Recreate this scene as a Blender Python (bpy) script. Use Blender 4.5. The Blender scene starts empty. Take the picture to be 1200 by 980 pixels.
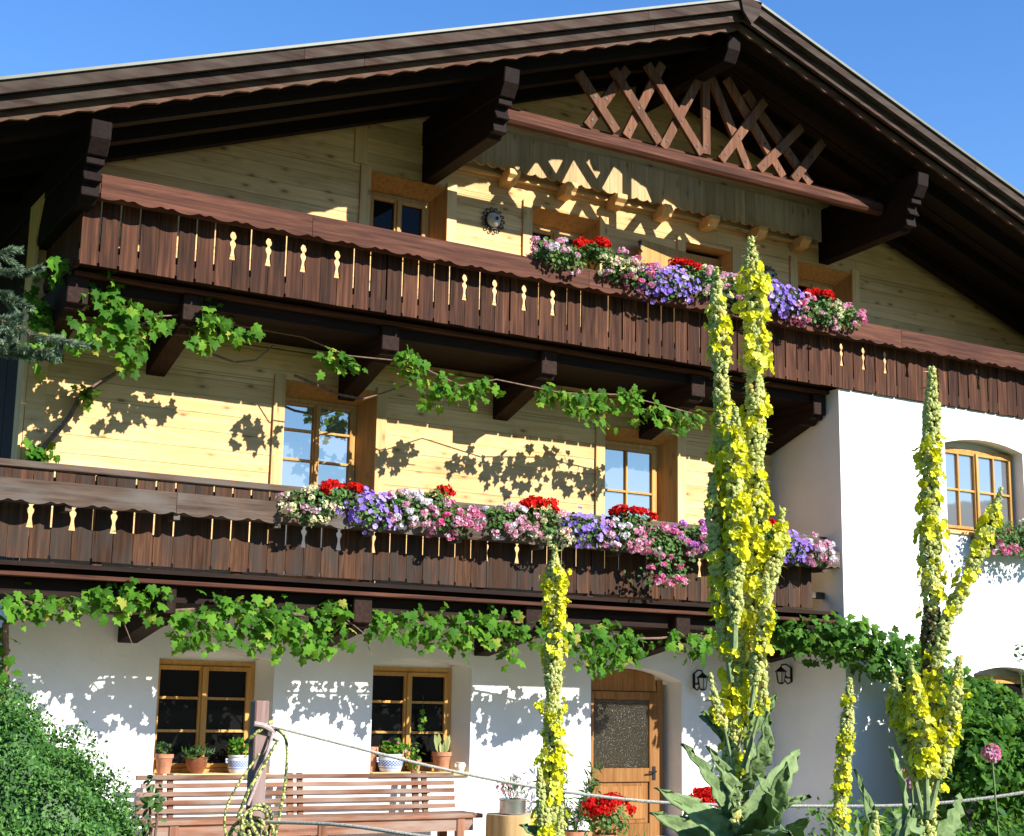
import bpy, bmesh, math, random
import numpy as np
from mathutils import Vector, Matrix
random.seed(7); rng = np.random.default_rng(11)
S = bpy.context.scene; C = S.collection
# ---------------------------------------------------------------- camera
cd = bpy.data.cameras.new('camera'); cam = bpy.data.objects.new('camera', cd); C.objects.link(cam); S.camera = cam
cd.sensor_width = 36; cd.sensor_fit = 'HORIZONTAL'; cd.lens = 36*1769.1/1200; cd.clip_start = .05; cd.clip_end = 4000
right = Vector((0.855235, -0.517976, 0.01656)); down = Vector((0.111838, 0.153268, -0.981836)); fwd = Vector((0.506029, 0.841552, 0.18901))
Mx = Matrix.Identity(4)
for i in range(3): Mx[i][0] = right[i]; Mx[i][1] = -down[i]; Mx[i][2] = -fwd[i]
Mx.translation = (-10.529, -14.763, 1.332); cam.matrix_world = Mx
# ---------------------------------------------------------------- world, sun, exposure
SUN = Vector((.50, -1.0, .66)).normalized()
w = bpy.data.worlds.new('World'); S.world = w; w.use_nodes = True
nt = w.node_tree; bg = nt.nodes['Background']; sky = nt.nodes.new('ShaderNodeTexSky'); sky.sky_type = 'NISHITA'; sky.sun_disc = False
sky.sun_elevation = math.asin(SUN.z); sky.sun_rotation = math.atan2(SUN.x, SUN.y); sky.altitude = 300; sky.air_density = 1.15; sky.dust_density = .0; sky.ozone_density = 2.0
hsv = nt.nodes.new('ShaderNodeHueSaturation'); hsv.inputs['Saturation'].default_value = 1.33; hsv.inputs['Hue'].default_value = .512; nt.links.new(sky.outputs[0], hsv.inputs['Color'])
nt.links.new(hsv.outputs[0], bg.inputs[0]); bg.inputs[1].default_value = .12
sl = bpy.data.lights.new('sun', 'SUN'); so = bpy.data.objects.new('sun', sl); C.objects.link(so)
sl.energy = 5.0; sl.angle = math.radians(.5); sl.color = (1, .95, .86); so.rotation_euler = SUN.to_track_quat('Z', 'Y').to_euler(); so.location = (3, -20, 20)
S.view_settings.view_transform = 'Standard'; S.view_settings.look = 'None'; S.view_settings.exposure = 1.0; S.view_settings.gamma = 1

# ---------------------------------------------------------------- helpers
def world_loc(p):
    v = Vector((0, 0, 0))
    while p is not None: v += p.location; p = p.parent
    return v
class MB:
    def __init__(s): s.v = []; s.f = []; s.r = []; s.m = []
    def add(s, V, F, rnd=None, mi=0):
        b = len(s.v); rnd = random.random() if rnd is None else rnd
        s.v += [tuple(p) for p in V]
        for f in F: s.f.append([b+i for i in f]); s.r.append(rnd); s.m.append(mi)
    def box(s, x0, x1, y0, y1, z0, z1, rnd=None, mi=0):
        s.add([(x0,y0,z0),(x1,y0,z0),(x1,y1,z0),(x0,y1,z0),(x0,y0,z1),(x1,y0,z1),(x1,y1,z1),(x0,y1,z1)],
              [(0,3,2,1),(4,5,6,7),(0,1,5,4),(1,2,6,5),(2,3,7,6),(3,0,4,7)], rnd, mi)
    def prism(s, poly, ax, a0, a1, rnd=None, mi=0):
        n = len(poly)
        def P(u, v, a): return (u, a, v) if ax == 'y' else ((a, u, v) if ax == 'x' else (u, v, a))
        V = [P(u, v, a0) for u, v in poly]+[P(u, v, a1) for u, v in poly]
        ar = sum(poly[i][0]*poly[(i+1)%n][1]-poly[(i+1)%n][0]*poly[i][1] for i in range(n))
        flip = (ar > 0) != (ax == 'y')
        F = [list(range(n))[::-1], list(range(n, 2*n))]+[[i, (i+1)%n, n+(i+1)%n, n+i] for i in range(n)]
        if not flip is False and ax == 'y' : pass
        s.add(V, F, rnd, mi)
    def bar(s, a, b, w, d, up=(0,0,1), rnd=None, mi=0):
        a = Vector(a); b = Vector(b); t = (b-a).normalized(); u = Vector(up); x = t.cross(u).normalized(); y = x.cross(t).normalized()
        V = [p+x*sx*w/2+y*sy*d/2 for p in (a, b) for sx, sy in ((-1,-1),(1,-1),(1,1),(-1,1))]
        s.add(V, [(0,3,2,1),(4,5,6,7),(0,1,5,4),(1,2,6,5),(2,3,7,6),(3,0,4,7)], rnd, mi)
    def tube(s, pts, r, n=8, rnd=None, mi=0, cap=True):
        pts = [Vector(p) for p in pts]; k = len(pts)
        rr = r if hasattr(r, '__len__') else [r]*k
        V = []; F = []
        t0 = (pts[1]-pts[0]).normalized(); u = t0.orthogonal().normalized()
        for i, p in enumerate(pts):
            t = (pts[min(i+1, k-1)]-pts[max(i-1, 0)]).normalized(); u = (u-t*u.dot(t)).normalized(); q = t.cross(u)
            for j in range(n):
                a = 2*math.pi*j/n; V.append(p+(u*math.cos(a)+q*math.sin(a))*rr[i])
        for i in range(k-1):
            for j in range(n): F.append((i*n+j, i*n+(j+1)%n, (i+1)*n+(j+1)%n, (i+1)*n+j))
        if cap: F += [tuple(range(n))[::-1], tuple((k-1)*n+j for j in range(n))]
        s.add(V, F, rnd, mi)
    def lathe(s, prof, c, n=24, rnd=None, mi=0):
        V = [(c[0]+r*math.cos(2*math.pi*j/n), c[1]+r*math.sin(2*math.pi*j/n), c[2]+z) for r, z in prof for j in range(n)]
        F = [(i*n+j, i*n+(j+1)%n, (i+1)*n+(j+1)%n, (i+1)*n+j) for i in range(len(prof)-1) for j in range(n)]
        F += [tuple(range(n))[::-1], tuple((len(prof)-1)*n+j for j in range(n))]
        s.add(V, F, rnd, mi)
    def scatter(s, T, TF, pos, nrm, size, up=None, jit=1.0, rnd=None, mi=0):
        """copies of a small template (x width, y length, z normal) at pos facing nrm; up = wanted +y direction"""
        pos = np.asarray(pos, float); n = len(pos)
        if n == 0: return
        T = np.asarray(T, float)
        nrm = np.asarray(nrm, float); nrm = nrm/(np.linalg.norm(nrm, axis=1, keepdims=True)+1e-9)
        u = rng.normal(size=(n, 3)) if up is None else np.asarray(up, float)+rng.normal(size=(n, 3))*.35*jit
        y = u-nrm*(u*nrm).sum(1, keepdims=True); y /= np.linalg.norm(y, axis=1, keepdims=True)+1e-9
        x = np.cross(y, nrm); size = np.broadcast_to(np.asarray(size, float), (n,))
        W = pos[:, None, :]+size[:, None, None]*(T[None, :, 0, None]*x[:, None, :]+T[None, :, 1, None]*y[:, None, :]+T[None, :, 2, None]*nrm[:, None, :])
        b = len(s.v); k = len(T); s.v += [tuple(p) for p in W.reshape(-1, 3)]
        R = rng.random(n) if rnd is None else np.broadcast_to(np.asarray(rnd, float), (n,))
        for i in range(n):
            o = b+i*k
            for f in TF: s.f.append([o+q for q in f]); s.r.append(float(R[i])); s.m.append(mi)
    def build(s, name, mats, parent=None, bevel=0, smooth=False):
        o0 = world_loc(parent) if parent else Vector((0, 0, 0))
        me = bpy.data.meshes.new(name)
        V = np.asarray(s.v, float)-np.asarray(o0)
        me.from_pydata(V.tolist(), [], s.f)
        at = me.attributes.new('rnd', 'FLOAT', 'FACE'); at.data.foreach_set('value', s.r)
        for m in (mats if isinstance(mats, (list, tuple)) else [mats]): me.materials.append(m)
        me.polygons.foreach_set('material_index', s.m)
        bm = bmesh.new(); bm.from_mesh(me)
        if len(bm.faces) < 4000: bmesh.ops.recalc_face_normals(bm, faces=bm.faces)
        bm.to_mesh(me); bm.free()
        if smooth:
            me.polygons.foreach_set('use_smooth', [True]*len(me.polygons))
            try: me.set_sharp_from_angle(angle=math.radians(40))
            except Exception: pass
        me.update(); o = bpy.data.objects.new(name, me); C.objects.link(o)
        if parent: o.parent = parent
        if bevel:
            b = o.modifiers.new('bevel', 'BEVEL'); b.width = bevel; b.segments = 1; b.limit_method = 'ANGLE'; b.angle_limit = math.radians(50)
        return o
def thing(name, loc, label, cat, group=None):
    o = bpy.data.objects.new(name, None); o.location = loc; C.objects.link(o); o.empty_display_size = .1
    return tag(o, label, cat, group)
def tag(o, label, cat, group=None):
    o['label'] = label; o['category'] = cat
    if group: o['group'] = group
    return o
def structure(o): o['kind'] = 'structure'; return o

# ---------------------------------------------------------------- materials
def newmat(name):
    m = bpy.data.materials.new(name); m.use_nodes = True; t = m.node_tree
    return m, t, t.nodes['Principled BSDF'], t.nodes.new, t.links.new
def rgba(c): return (c[0], c[1], c[2], 1)
def ramp(t, stops, fac):
    r = t.nodes.new('ShaderNodeValToRGB'); e = r.color_ramp.elements
    while len(e) < len(stops): e.new(.5)
    for k, (p, c) in enumerate(stops): e[k].position = p; e[k].color = rgba(c)
    t.links.new(fac, r.inputs[0]); return r.outputs[0]
def rnd_node(t):
    a = t.nodes.new('ShaderNodeAttribute'); a.attribute_name = 'rnd'; return a.outputs['Fac']
def math_node(t, op, a, b=None):
    n = t.nodes.new('ShaderNodeMath'); n.operation = op
    for i, v in enumerate((a, b)):
        if v is None: continue
        if isinstance(v, (int, float)): n.inputs[i].default_value = v
        else: t.links.new(v, n.inputs[i])
    return n.outputs[0]
def mixc(t, fac, a, b, mode='MIX'):
    n = t.nodes.new('ShaderNodeMix'); n.data_type = 'RGBA'; n.blend_type = mode
    for i, v in ((0, fac), (6, a), (7, b)):
        if isinstance(v, (int, float)): n.inputs[i].default_value = v
        elif isinstance(v, tuple): n.inputs[i].default_value = rgba(v)
        else: t.links.new(v, n.inputs[i])
    return n.outputs[2]
def wood(name, stops, axis='x', fine=26, rough=.75, bump=.45, var=.3, knots=0, knot_col=(.14,.06,.02), grey=None, spec=.15):
    m, t, p, N, L = newmat(name)
    tc = N('ShaderNodeTexCoord'); r = rnd_node(t)
    cmb = N('ShaderNodeCombineXYZ'); r7 = math_node(t, 'MULTIPLY', r, 37.0)
    for i in range(3): L(r7, cmb.inputs[i])
    ad = N('ShaderNodeVectorMath'); ad.operation = 'ADD'; L(tc.outputs['Object'], ad.inputs[0]); L(cmb.outputs[0], ad.inputs[1])
    mp = N('ShaderNodeMapping'); sc = [fine]*3; sc['xyz'.index(axis)] = fine*.045; mp.inputs['Scale'].default_value = sc; L(ad.outputs[0], mp.inputs[0])
    n1 = N('ShaderNodeTexNoise'); n1.inputs['Scale'].default_value = 1; n1.inputs['Detail'].default_value = 7; n1.inputs['Roughness'].default_value = .62; n1.inputs['Distortion'].default_value = .7
    L(mp.outputs[0], n1.inputs['Vector'])
    col = ramp(t, stops, n1.outputs['Fac'])
    n2 = N('ShaderNodeTexNoise'); n2.inputs['Scale'].default_value = 1.7; n2.inputs['Detail'].default_value = 4; L(ad.outputs[0], n2.inputs['Vector'])
    v = math_node(t, 'ADD', math_node(t, 'MULTIPLY', r, var), math_node(t, 'MULTIPLY', n2.outputs['Fac'], .5)); v = math_node(t, 'ADD', v, .75-var/2)
    hs = N('ShaderNodeHueSaturation'); L(col, hs.inputs['Color']); L(v, hs.inputs['Value']); col = hs.outputs[0]
    if grey:
        n3 = N('ShaderNodeTexNoise'); n3.inputs['Scale'].default_value = 2.3; n3.inputs['Detail'].default_value = 6
        mp3 = N('ShaderNodeMapping'); s3 = [3.]*3; s3['xyz'.index(axis)] = .8; mp3.inputs['Scale'].default_value = s3; L(ad.outputs[0], mp3.inputs[0]); L(mp3.outputs[0], n3.inputs['Vector'])
        g = ramp(t, [(.42, (0,0,0)), (.66, (1,1,1))], n3.outputs['Fac'])
        g = math_node(t, 'MULTIPLY', g, grey[1]); col = mixc(t, g, col, grey[0])
    if knots:
        mk = N('ShaderNodeMapping'); sk = [7.]*3; sk['xyz'.index(axis)] = 3.0; mk.inputs['Scale'].default_value = sk; L(ad.outputs[0], mk.inputs[0])
        vo = N('ShaderNodeTexVoronoi'); vo.inputs['Scale'].default_value = 1; vo.inputs['Randomness'].default_value = 1; L(mk.outputs[0], vo.inputs['Vector'])
        k = ramp(t, [(.0, (1,1,1)), (.09, (.9,.9,.9)), (.14, (.3,.3,.3)), (.30, (0,0,0))], vo.outputs['Distance'])
        k = math_node(t, 'MULTIPLY', k, knots); col = mixc(t, k, col, knot_col)
    L(col, p.inputs['Base Color']); p.inputs['Roughness'].default_value = rough; p.inputs['Specular IOR Level'].default_value = spec
    b = N('ShaderNodeBump'); b.inputs['Strength'].default_value = bump; b.inputs['Distance'].default_value = .004; L(n1.outputs['Fac'], b.inputs['Height']); L(b.outputs[0], p.inputs['Normal'])
    return m
def plain(name, col, rough=.5, metal=0, spec=.5, noise=0, nscale=20, bump=0):
    m, t, p, N, L = newmat(name); p.inputs['Roughness'].default_value = rough; p.inputs['Metallic'].default_value = metal; p.inputs['Specular IOR Level'].default_value = spec
    p.inputs['Base Color'].default_value = rgba(col)
    if noise:
        tc = N('ShaderNodeTexCoord'); n = N('ShaderNodeTexNoise'); n.inputs['Scale'].default_value = nscale; n.inputs['Detail'].default_value = 6; L(tc.outputs['Object'], n.inputs['Vector'])
        c = ramp(t, [(.3, tuple(x*(1-noise) for x in col)), (.7, tuple(min(1, x*(1+noise)) for x in col))], n.outputs['Fac']); L(c, p.inputs['Base Color'])
        if bump:
            b = N('ShaderNodeBump'); b.inputs['Strength'].default_value = bump; b.inputs['Distance'].default_value = .01; L(n.outputs['Fac'], b.inputs['Height']); L(b.outputs[0], p.inputs['Normal'])
    return m
def leafm(name, stops, rough=.5, tr=.35, spec=.35, trc=None, felt=False):
    m, t, p, N, L = newmat(name); r = rnd_node(t); c = ramp(t, stops, r)
    if felt:
        tc = N('ShaderNodeTexCoord'); n = N('ShaderNodeTexNoise'); n.inputs['Scale'].default_value = 28; n.inputs['Detail'].default_value = 6; L(tc.outputs['Object'], n.inputs['Vector'])
        c = mixc(t, 1.0, c, ramp(t, [(.3, (.62,.68,.60)), (.7, (1.15,1.12,1.1))], n.outputs['Fac']), 'MULTIPLY'); b = N('ShaderNodeBump'); b.inputs['Strength'].default_value = .8; b.inputs['Distance'].default_value = .012; L(n.outputs['Fac'], b.inputs['Height']); L(b.outputs[0], p.inputs['Normal'])
    L(c, p.inputs['Base Color']); p.inputs['Roughness'].default_value = rough; p.inputs['Specular IOR Level'].default_value = spec
    tl = N('ShaderNodeBsdfTranslucent'); mx = N('ShaderNodeMixShader'); mx.inputs[0].default_value = tr
    L(mixc(t, .5, c, trc) if trc else c, tl.inputs[0]); L(p.outputs[0], mx.inputs[1]); L(tl.outputs[0], mx.inputs[2]); L(mx.outputs[0], t.nodes['Material Output'].inputs[0])
    return m
def glassm(name, dark, refl, bumps=0, k=.8):
    m, t, p, N, L = newmat(name); p.inputs['Base Color'].default_value = rgba(dark); p.inputs['Roughness'].default_value = .6; p.inputs['Specular IOR Level'].default_value = 0
    g = N('ShaderNodeBsdfGlossy'); g.inputs['Roughness'].default_value = .24 if bumps else .02; g.inputs[0].default_value = (.95, .97, 1, 1)
    fr = N('ShaderNodeLayerWeight'); fr.inputs[0].default_value = .25
    f = math_node(t, 'ADD', math_node(t, 'MULTIPLY', fr.outputs['Fresnel'], k), refl)
    tc = N('ShaderNodeTexCoord'); n = N('ShaderNodeTexVoronoi' if bumps else 'ShaderNodeTexNoise'); n.inputs['Scale'].default_value = 64 if bumps else 2.2; L(tc.outputs['Object'], n.inputs['Vector'])
    b = N('ShaderNodeBump'); b.inputs['Strength'].default_value = bumps or .05; b.inputs['Distance'].default_value = .03 if bumps else .01; L(n.outputs[0], b.inputs['Height']); L(b.outputs[0], g.inputs['Normal'])
    mx = N('ShaderNodeMixShader'); L(f, mx.inputs[0]); L(p.outputs[0], mx.inputs[1]); L(g.outputs[0], mx.inputs[2]); L(mx.outputs[0], t.nodes['Material Output'].inputs[0])
    return m
def plasterm():
    m, t, p, N, L = newmat('white_plaster'); tc = N('ShaderNodeTexCoord')
    n = N('ShaderNodeTexNoise'); n.inputs['Scale'].default_value = 1.4; n.inputs['Detail'].default_value = 7; L(tc.outputs['Object'], n.inputs['Vector'])
    c = ramp(t, [(.3, (.74,.75,.73)), (.65, (.83,.83,.81))], n.outputs['Fac']); L(c, p.inputs['Base Color']); p.inputs['Roughness'].default_value = .9; p.inputs['Specular IOR Level'].default_value = .1
    n2 = N('ShaderNodeTexNoise'); n2.inputs['Scale'].default_value = 9; n2.inputs['Detail'].default_value = 8; n2.inputs['Roughness'].default_value = .6; L(tc.outputs['Object'], n2.inputs['Vector'])
    b = N('ShaderNodeBump'); b.inputs['Strength'].default_value = .35; b.inputs['Distance'].default_value = .02; L(n2.outputs['Fac'], b.inputs['Height']); L(b.outputs[0], p.inputs['Normal'])
    return m
PINE = [(.30, (.62,.36,.14)), (.5, (.73,.46,.205)), (.75, (.78,.55,.29))]
DARK = [(.30, (.012,.005,.003)), (.5, (.054,.020,.010)), (.78, (.140,.056,.027))]
M = dict(
 plaster=plasterm(),
 pine=wood('pine_boards', PINE, 'x', knots=.75), pine_v=wood('pine_trim', PINE, 'z', knots=.6),
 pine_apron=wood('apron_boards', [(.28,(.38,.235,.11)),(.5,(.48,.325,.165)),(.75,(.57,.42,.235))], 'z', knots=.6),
 reveal=wood('reveal_boards', [(.28,(.36,.175,.05)),(.5,(.50,.27,.09)),(.75,(.58,.35,.14))], 'z', knots=.4),
 frame=wood('window_frame', [(.25,(.36,.175,.04)),(.55,(.50,.275,.08)),(.8,(.58,.34,.11))], 'z', fine=40, rough=.45),
 plank=wood('stained_planks', DARK, 'z', var=.8), plank_old=wood('weathered_planks', [(.27,(.012,.006,.004)),(.5,(.055,.024,.012)),(.76,(.140,.060,.026))], 'z', var=.9, grey=((.035,.030,.026), .75)),
 rail=wood('stained_rail', [(.27,(.024,.009,.006)),(.5,(.082,.030,.018)),(.76,(.155,.062,.036))], 'x', var=.3), rail_old=wood('weathered_rail', [(.25,(.03,.018,.013)),(.5,(.085,.056,.04)),(.78,(.15,.105,.078))], 'x', var=.3, grey=((.12,.105,.092), .8)),
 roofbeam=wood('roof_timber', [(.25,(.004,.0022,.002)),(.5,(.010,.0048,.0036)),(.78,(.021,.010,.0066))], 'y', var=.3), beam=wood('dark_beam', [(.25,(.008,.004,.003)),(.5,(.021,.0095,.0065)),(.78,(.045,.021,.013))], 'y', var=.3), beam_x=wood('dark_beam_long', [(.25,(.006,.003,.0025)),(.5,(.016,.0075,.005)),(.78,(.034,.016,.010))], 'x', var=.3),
 rake=wood('rake_board', [(.25,(.012,.006,.004)),(.5,(.040,.021,.015)),(.78,(.085,.048,.035))], 'x', var=.5, grey=((.085,.07,.055), .55)),
 rake_red=wood('rake_board_red', [(.25,(.026,.011,.007)),(.5,(.07,.030,.019)),(.78,(.12,.055,.033))], 'x', var=.5, grey=((.13,.11,.07), .4)),
 lattice=wood('lattice_bars', [(.25,(.07,.027,.014)),(.5,(.15,.064,.034)),(.78,(.24,.12,.07))], 'z', var=.5),
 bench=wood('bench_wood', [(.25,(.09,.038,.022)),(.5,(.19,.088,.052)),(.78,(.29,.155,.10))], 'x', var=.5, grey=((.30,.25,.21), .6)),
 bench_leg=wood('bench_leg', [(.25,(.09,.038,.022)),(.5,(.19,.088,.052)),(.78,(.29,.155,.10))], 'z', var=.4),
 door=wood('door_wood', [(.25,(.15,.062,.018)),(.5,(.27,.125,.04)),(.78,(.36,.19,.07))], 'z', knots=.2, rough=.5),
 post=wood('post_wood', [(.25,(.10,.055,.045)),(.5,(.22,.13,.11)),(.78,(.34,.22,.2))], 'z', grey=((.3,.27,.26), .6)),
 stump=wood('stump_wood', [(.25,(.28,.16,.06)),(.5,(.45,.29,.12)),(.78,(.55,.39,.19))], 'z', fine=18, bump=.6),
 roofing=plain('roof_metal', (.085,.095,.07), .5, noise=.2, nscale=6),
 pane=glassm('window_pane', (.008,.008,.008), .0, k=.35), pane_sky=glassm('upper_window_pane', (.13,.14,.155), .30), pane_door=glassm('pebbled_pane', (.020,.018,.009), .16, 1.0),
 iron=plain('black_iron', (.02,.02,.021), .5, .6), lampglass=plain('lamp_glass', (.45,.46,.45), .25),
 terracotta=plain('terracotta', (.44,.19,.10), .8, noise=.25, nscale=14, bump=.15), brownpot=plain('brown_glaze', (.20,.065,.03), .35, noise=.2),
 ceramic=None, soil=plain('soil', (.035,.022,.014), .95, noise=.4), steel=plain('steel', (.55,.55,.54), .22, .95, noise=.1),
 rope=plain('pale_rope', (.46,.43,.36), .85, noise=.3, nscale=120, bump=.4), cord=None,
 stem=plain('vine_wood', (.16,.105,.07), .9, noise=.4, nscale=30, bump=.5), greenstem=plain('green_stem', (.12,.19,.05), .7, noise=.2),
 vine=leafm('vine_leaf', [(0,(.024,.085,.008)),(.5,(.062,.190,.015)),(.85,(.12,.29,.022)),(.95,(.22,.36,.04)),(1,(.36,.34,.06))], .6, .42, .15, (.25,.42,.03)),
 ivy=leafm('ivy_leaf', [(0,(.026,.085,.011)),(.6,(.062,.170,.020)),(1,(.12,.26,.03))], .6, .35, .15, (.2,.36,.03)),
 box=leafm('boxwood_leaf', [(0,(.034,.105,.018)),(.6,(.075,.195,.032)),(1,(.14,.29,.055))], .5, .25, .3),
 shrub=leafm('shrub_leaf', [(0,(.022,.065,.014)),(.6,(.045,.12,.022)),(1,(.09,.19,.035))], .5, .3, .3),
 ger=leafm('geranium_leaf', [(0,(.04,.10,.02)),(.6,(.075,.17,.034)),(1,(.15,.26,.06))], .55, .3, .25),
 mleaf=leafm('mullein_leaf', [(0,(.20,.29,.12)),(1,(.28,.38,.18))], .85, .3, .1, (.2,.32,.06), True), mbud=leafm('mullein_bud', [(0,(.32,.37,.10)),(.5,(.48,.51,.17)),(.9,(.60,.60,.22)),(1,(.48,.32,.09))], .85, .12, .1),
 mdry=leafm('mullein_dry', [(0,(.05,.035,.022)),(1,(.13,.11,.04))], .9, .05, .1), yellow=leafm('yellow_petal', [(0,(.66,.63,.012)),(.6,(.80,.78,.04)),(1,(.85,.84,.16))], .6, .3, .15),
 needle=leafm('spruce_needle', [(0,(.085,.14,.075)),(1,(.24,.32,.20))], .5, .1, .3),
 red=leafm('red_petal', [(0,(.50,.005,.006)),(1,(.80,.022,.012))], .6, .3, .15), pink=leafm('pink_petal', [(0,(.70,.20,.36)),(.5,(.80,.45,.58)),(1,(.86,.74,.79))], .6, .35, .15),
 rose=leafm('rose_petal', [(0,(.62,.07,.20)),(.5,(.75,.22,.40)),(1,(.84,.55,.68))], .6, .35, .15), violet=leafm('violet_petal', [(0,(.23,.12,.60)),(.7,(.40,.27,.74)),(1,(.62,.50,.82))], .6, .35, .15),
 cream=leafm('cream_petal', [(0,(.70,.68,.34)),(1,(.84,.82,.60))], .6, .3, .15), white=leafm('white_petal', [(0,(.78,.70,.76)),(1,(.84,.82,.84))], .6, .3, .15),
 mauve=leafm('mauve_petal', [(0,(.55,.12,.55)),(1,(.78,.40,.76))], .6, .35, .15), orange=leafm('orange_petal', [(0,(.75,.30,.02)),(1,(.84,.5,.05))], .6, .3, .15),
)
def ceramicm():
    m, t, p, N, L = newmat('blue_white_ceramic'); tc = N('ShaderNodeTexCoord'); sx = N('ShaderNodeSeparateXYZ'); L(tc.outputs['Object'], sx.inputs[0])
    ang = N('ShaderNodeMath'); ang.operation = 'ARCTAN2'; L(sx.outputs[1], ang.inputs[0]); L(sx.outputs[0], ang.inputs[1])
    a = math_node(t, 'SINE', math_node(t, 'MULTIPLY', ang.outputs[0], 22.0)); b = math_node(t, 'SINE', math_node(t, 'MULTIPLY', sx.outputs[2], 210.0))
    pat = math_node(t, 'GREATER_THAN', math_node(t, 'MULTIPLY', a, b), -.12)
    band = math_node(t, 'MULTIPLY', math_node(t, 'GREATER_THAN', sx.outputs[2], .062), math_node(t, 'LESS_THAN', sx.outputs[2], .125))
    line = math_node(t, 'MULTIPLY', math_node(t, 'GREATER_THAN', sx.outputs[2], .042), math_node(t, 'LESS_THAN', sx.outputs[2], .05))
    f = math_node(t, 'MAXIMUM', math_node(t, 'MULTIPLY', pat, band), line)
    L(mixc(t, f, (.62,.66,.70), (.06,.12,.42)), p.inputs['Base Color']); p.inputs['Roughness'].default_value = .25; return m
M['ceramic'] = ceramicm()
def cordm():
    m, t, p, N, L = newmat('braided_cord'); tc = N('ShaderNodeTexCoord'); v = N('ShaderNodeTexVoronoi'); v.inputs['Scale'].default_value = 75; L(tc.outputs['Object'], v.inputs['Vector'])
    L(ramp(t, [(.42, (.50,.50,.14)), (.58, (.07,.09,.035))], v.outputs['Distance']), p.inputs['Base Color']); p.inputs['Roughness'].default_value = .85; return m
M['cord'] = cordm()
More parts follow.
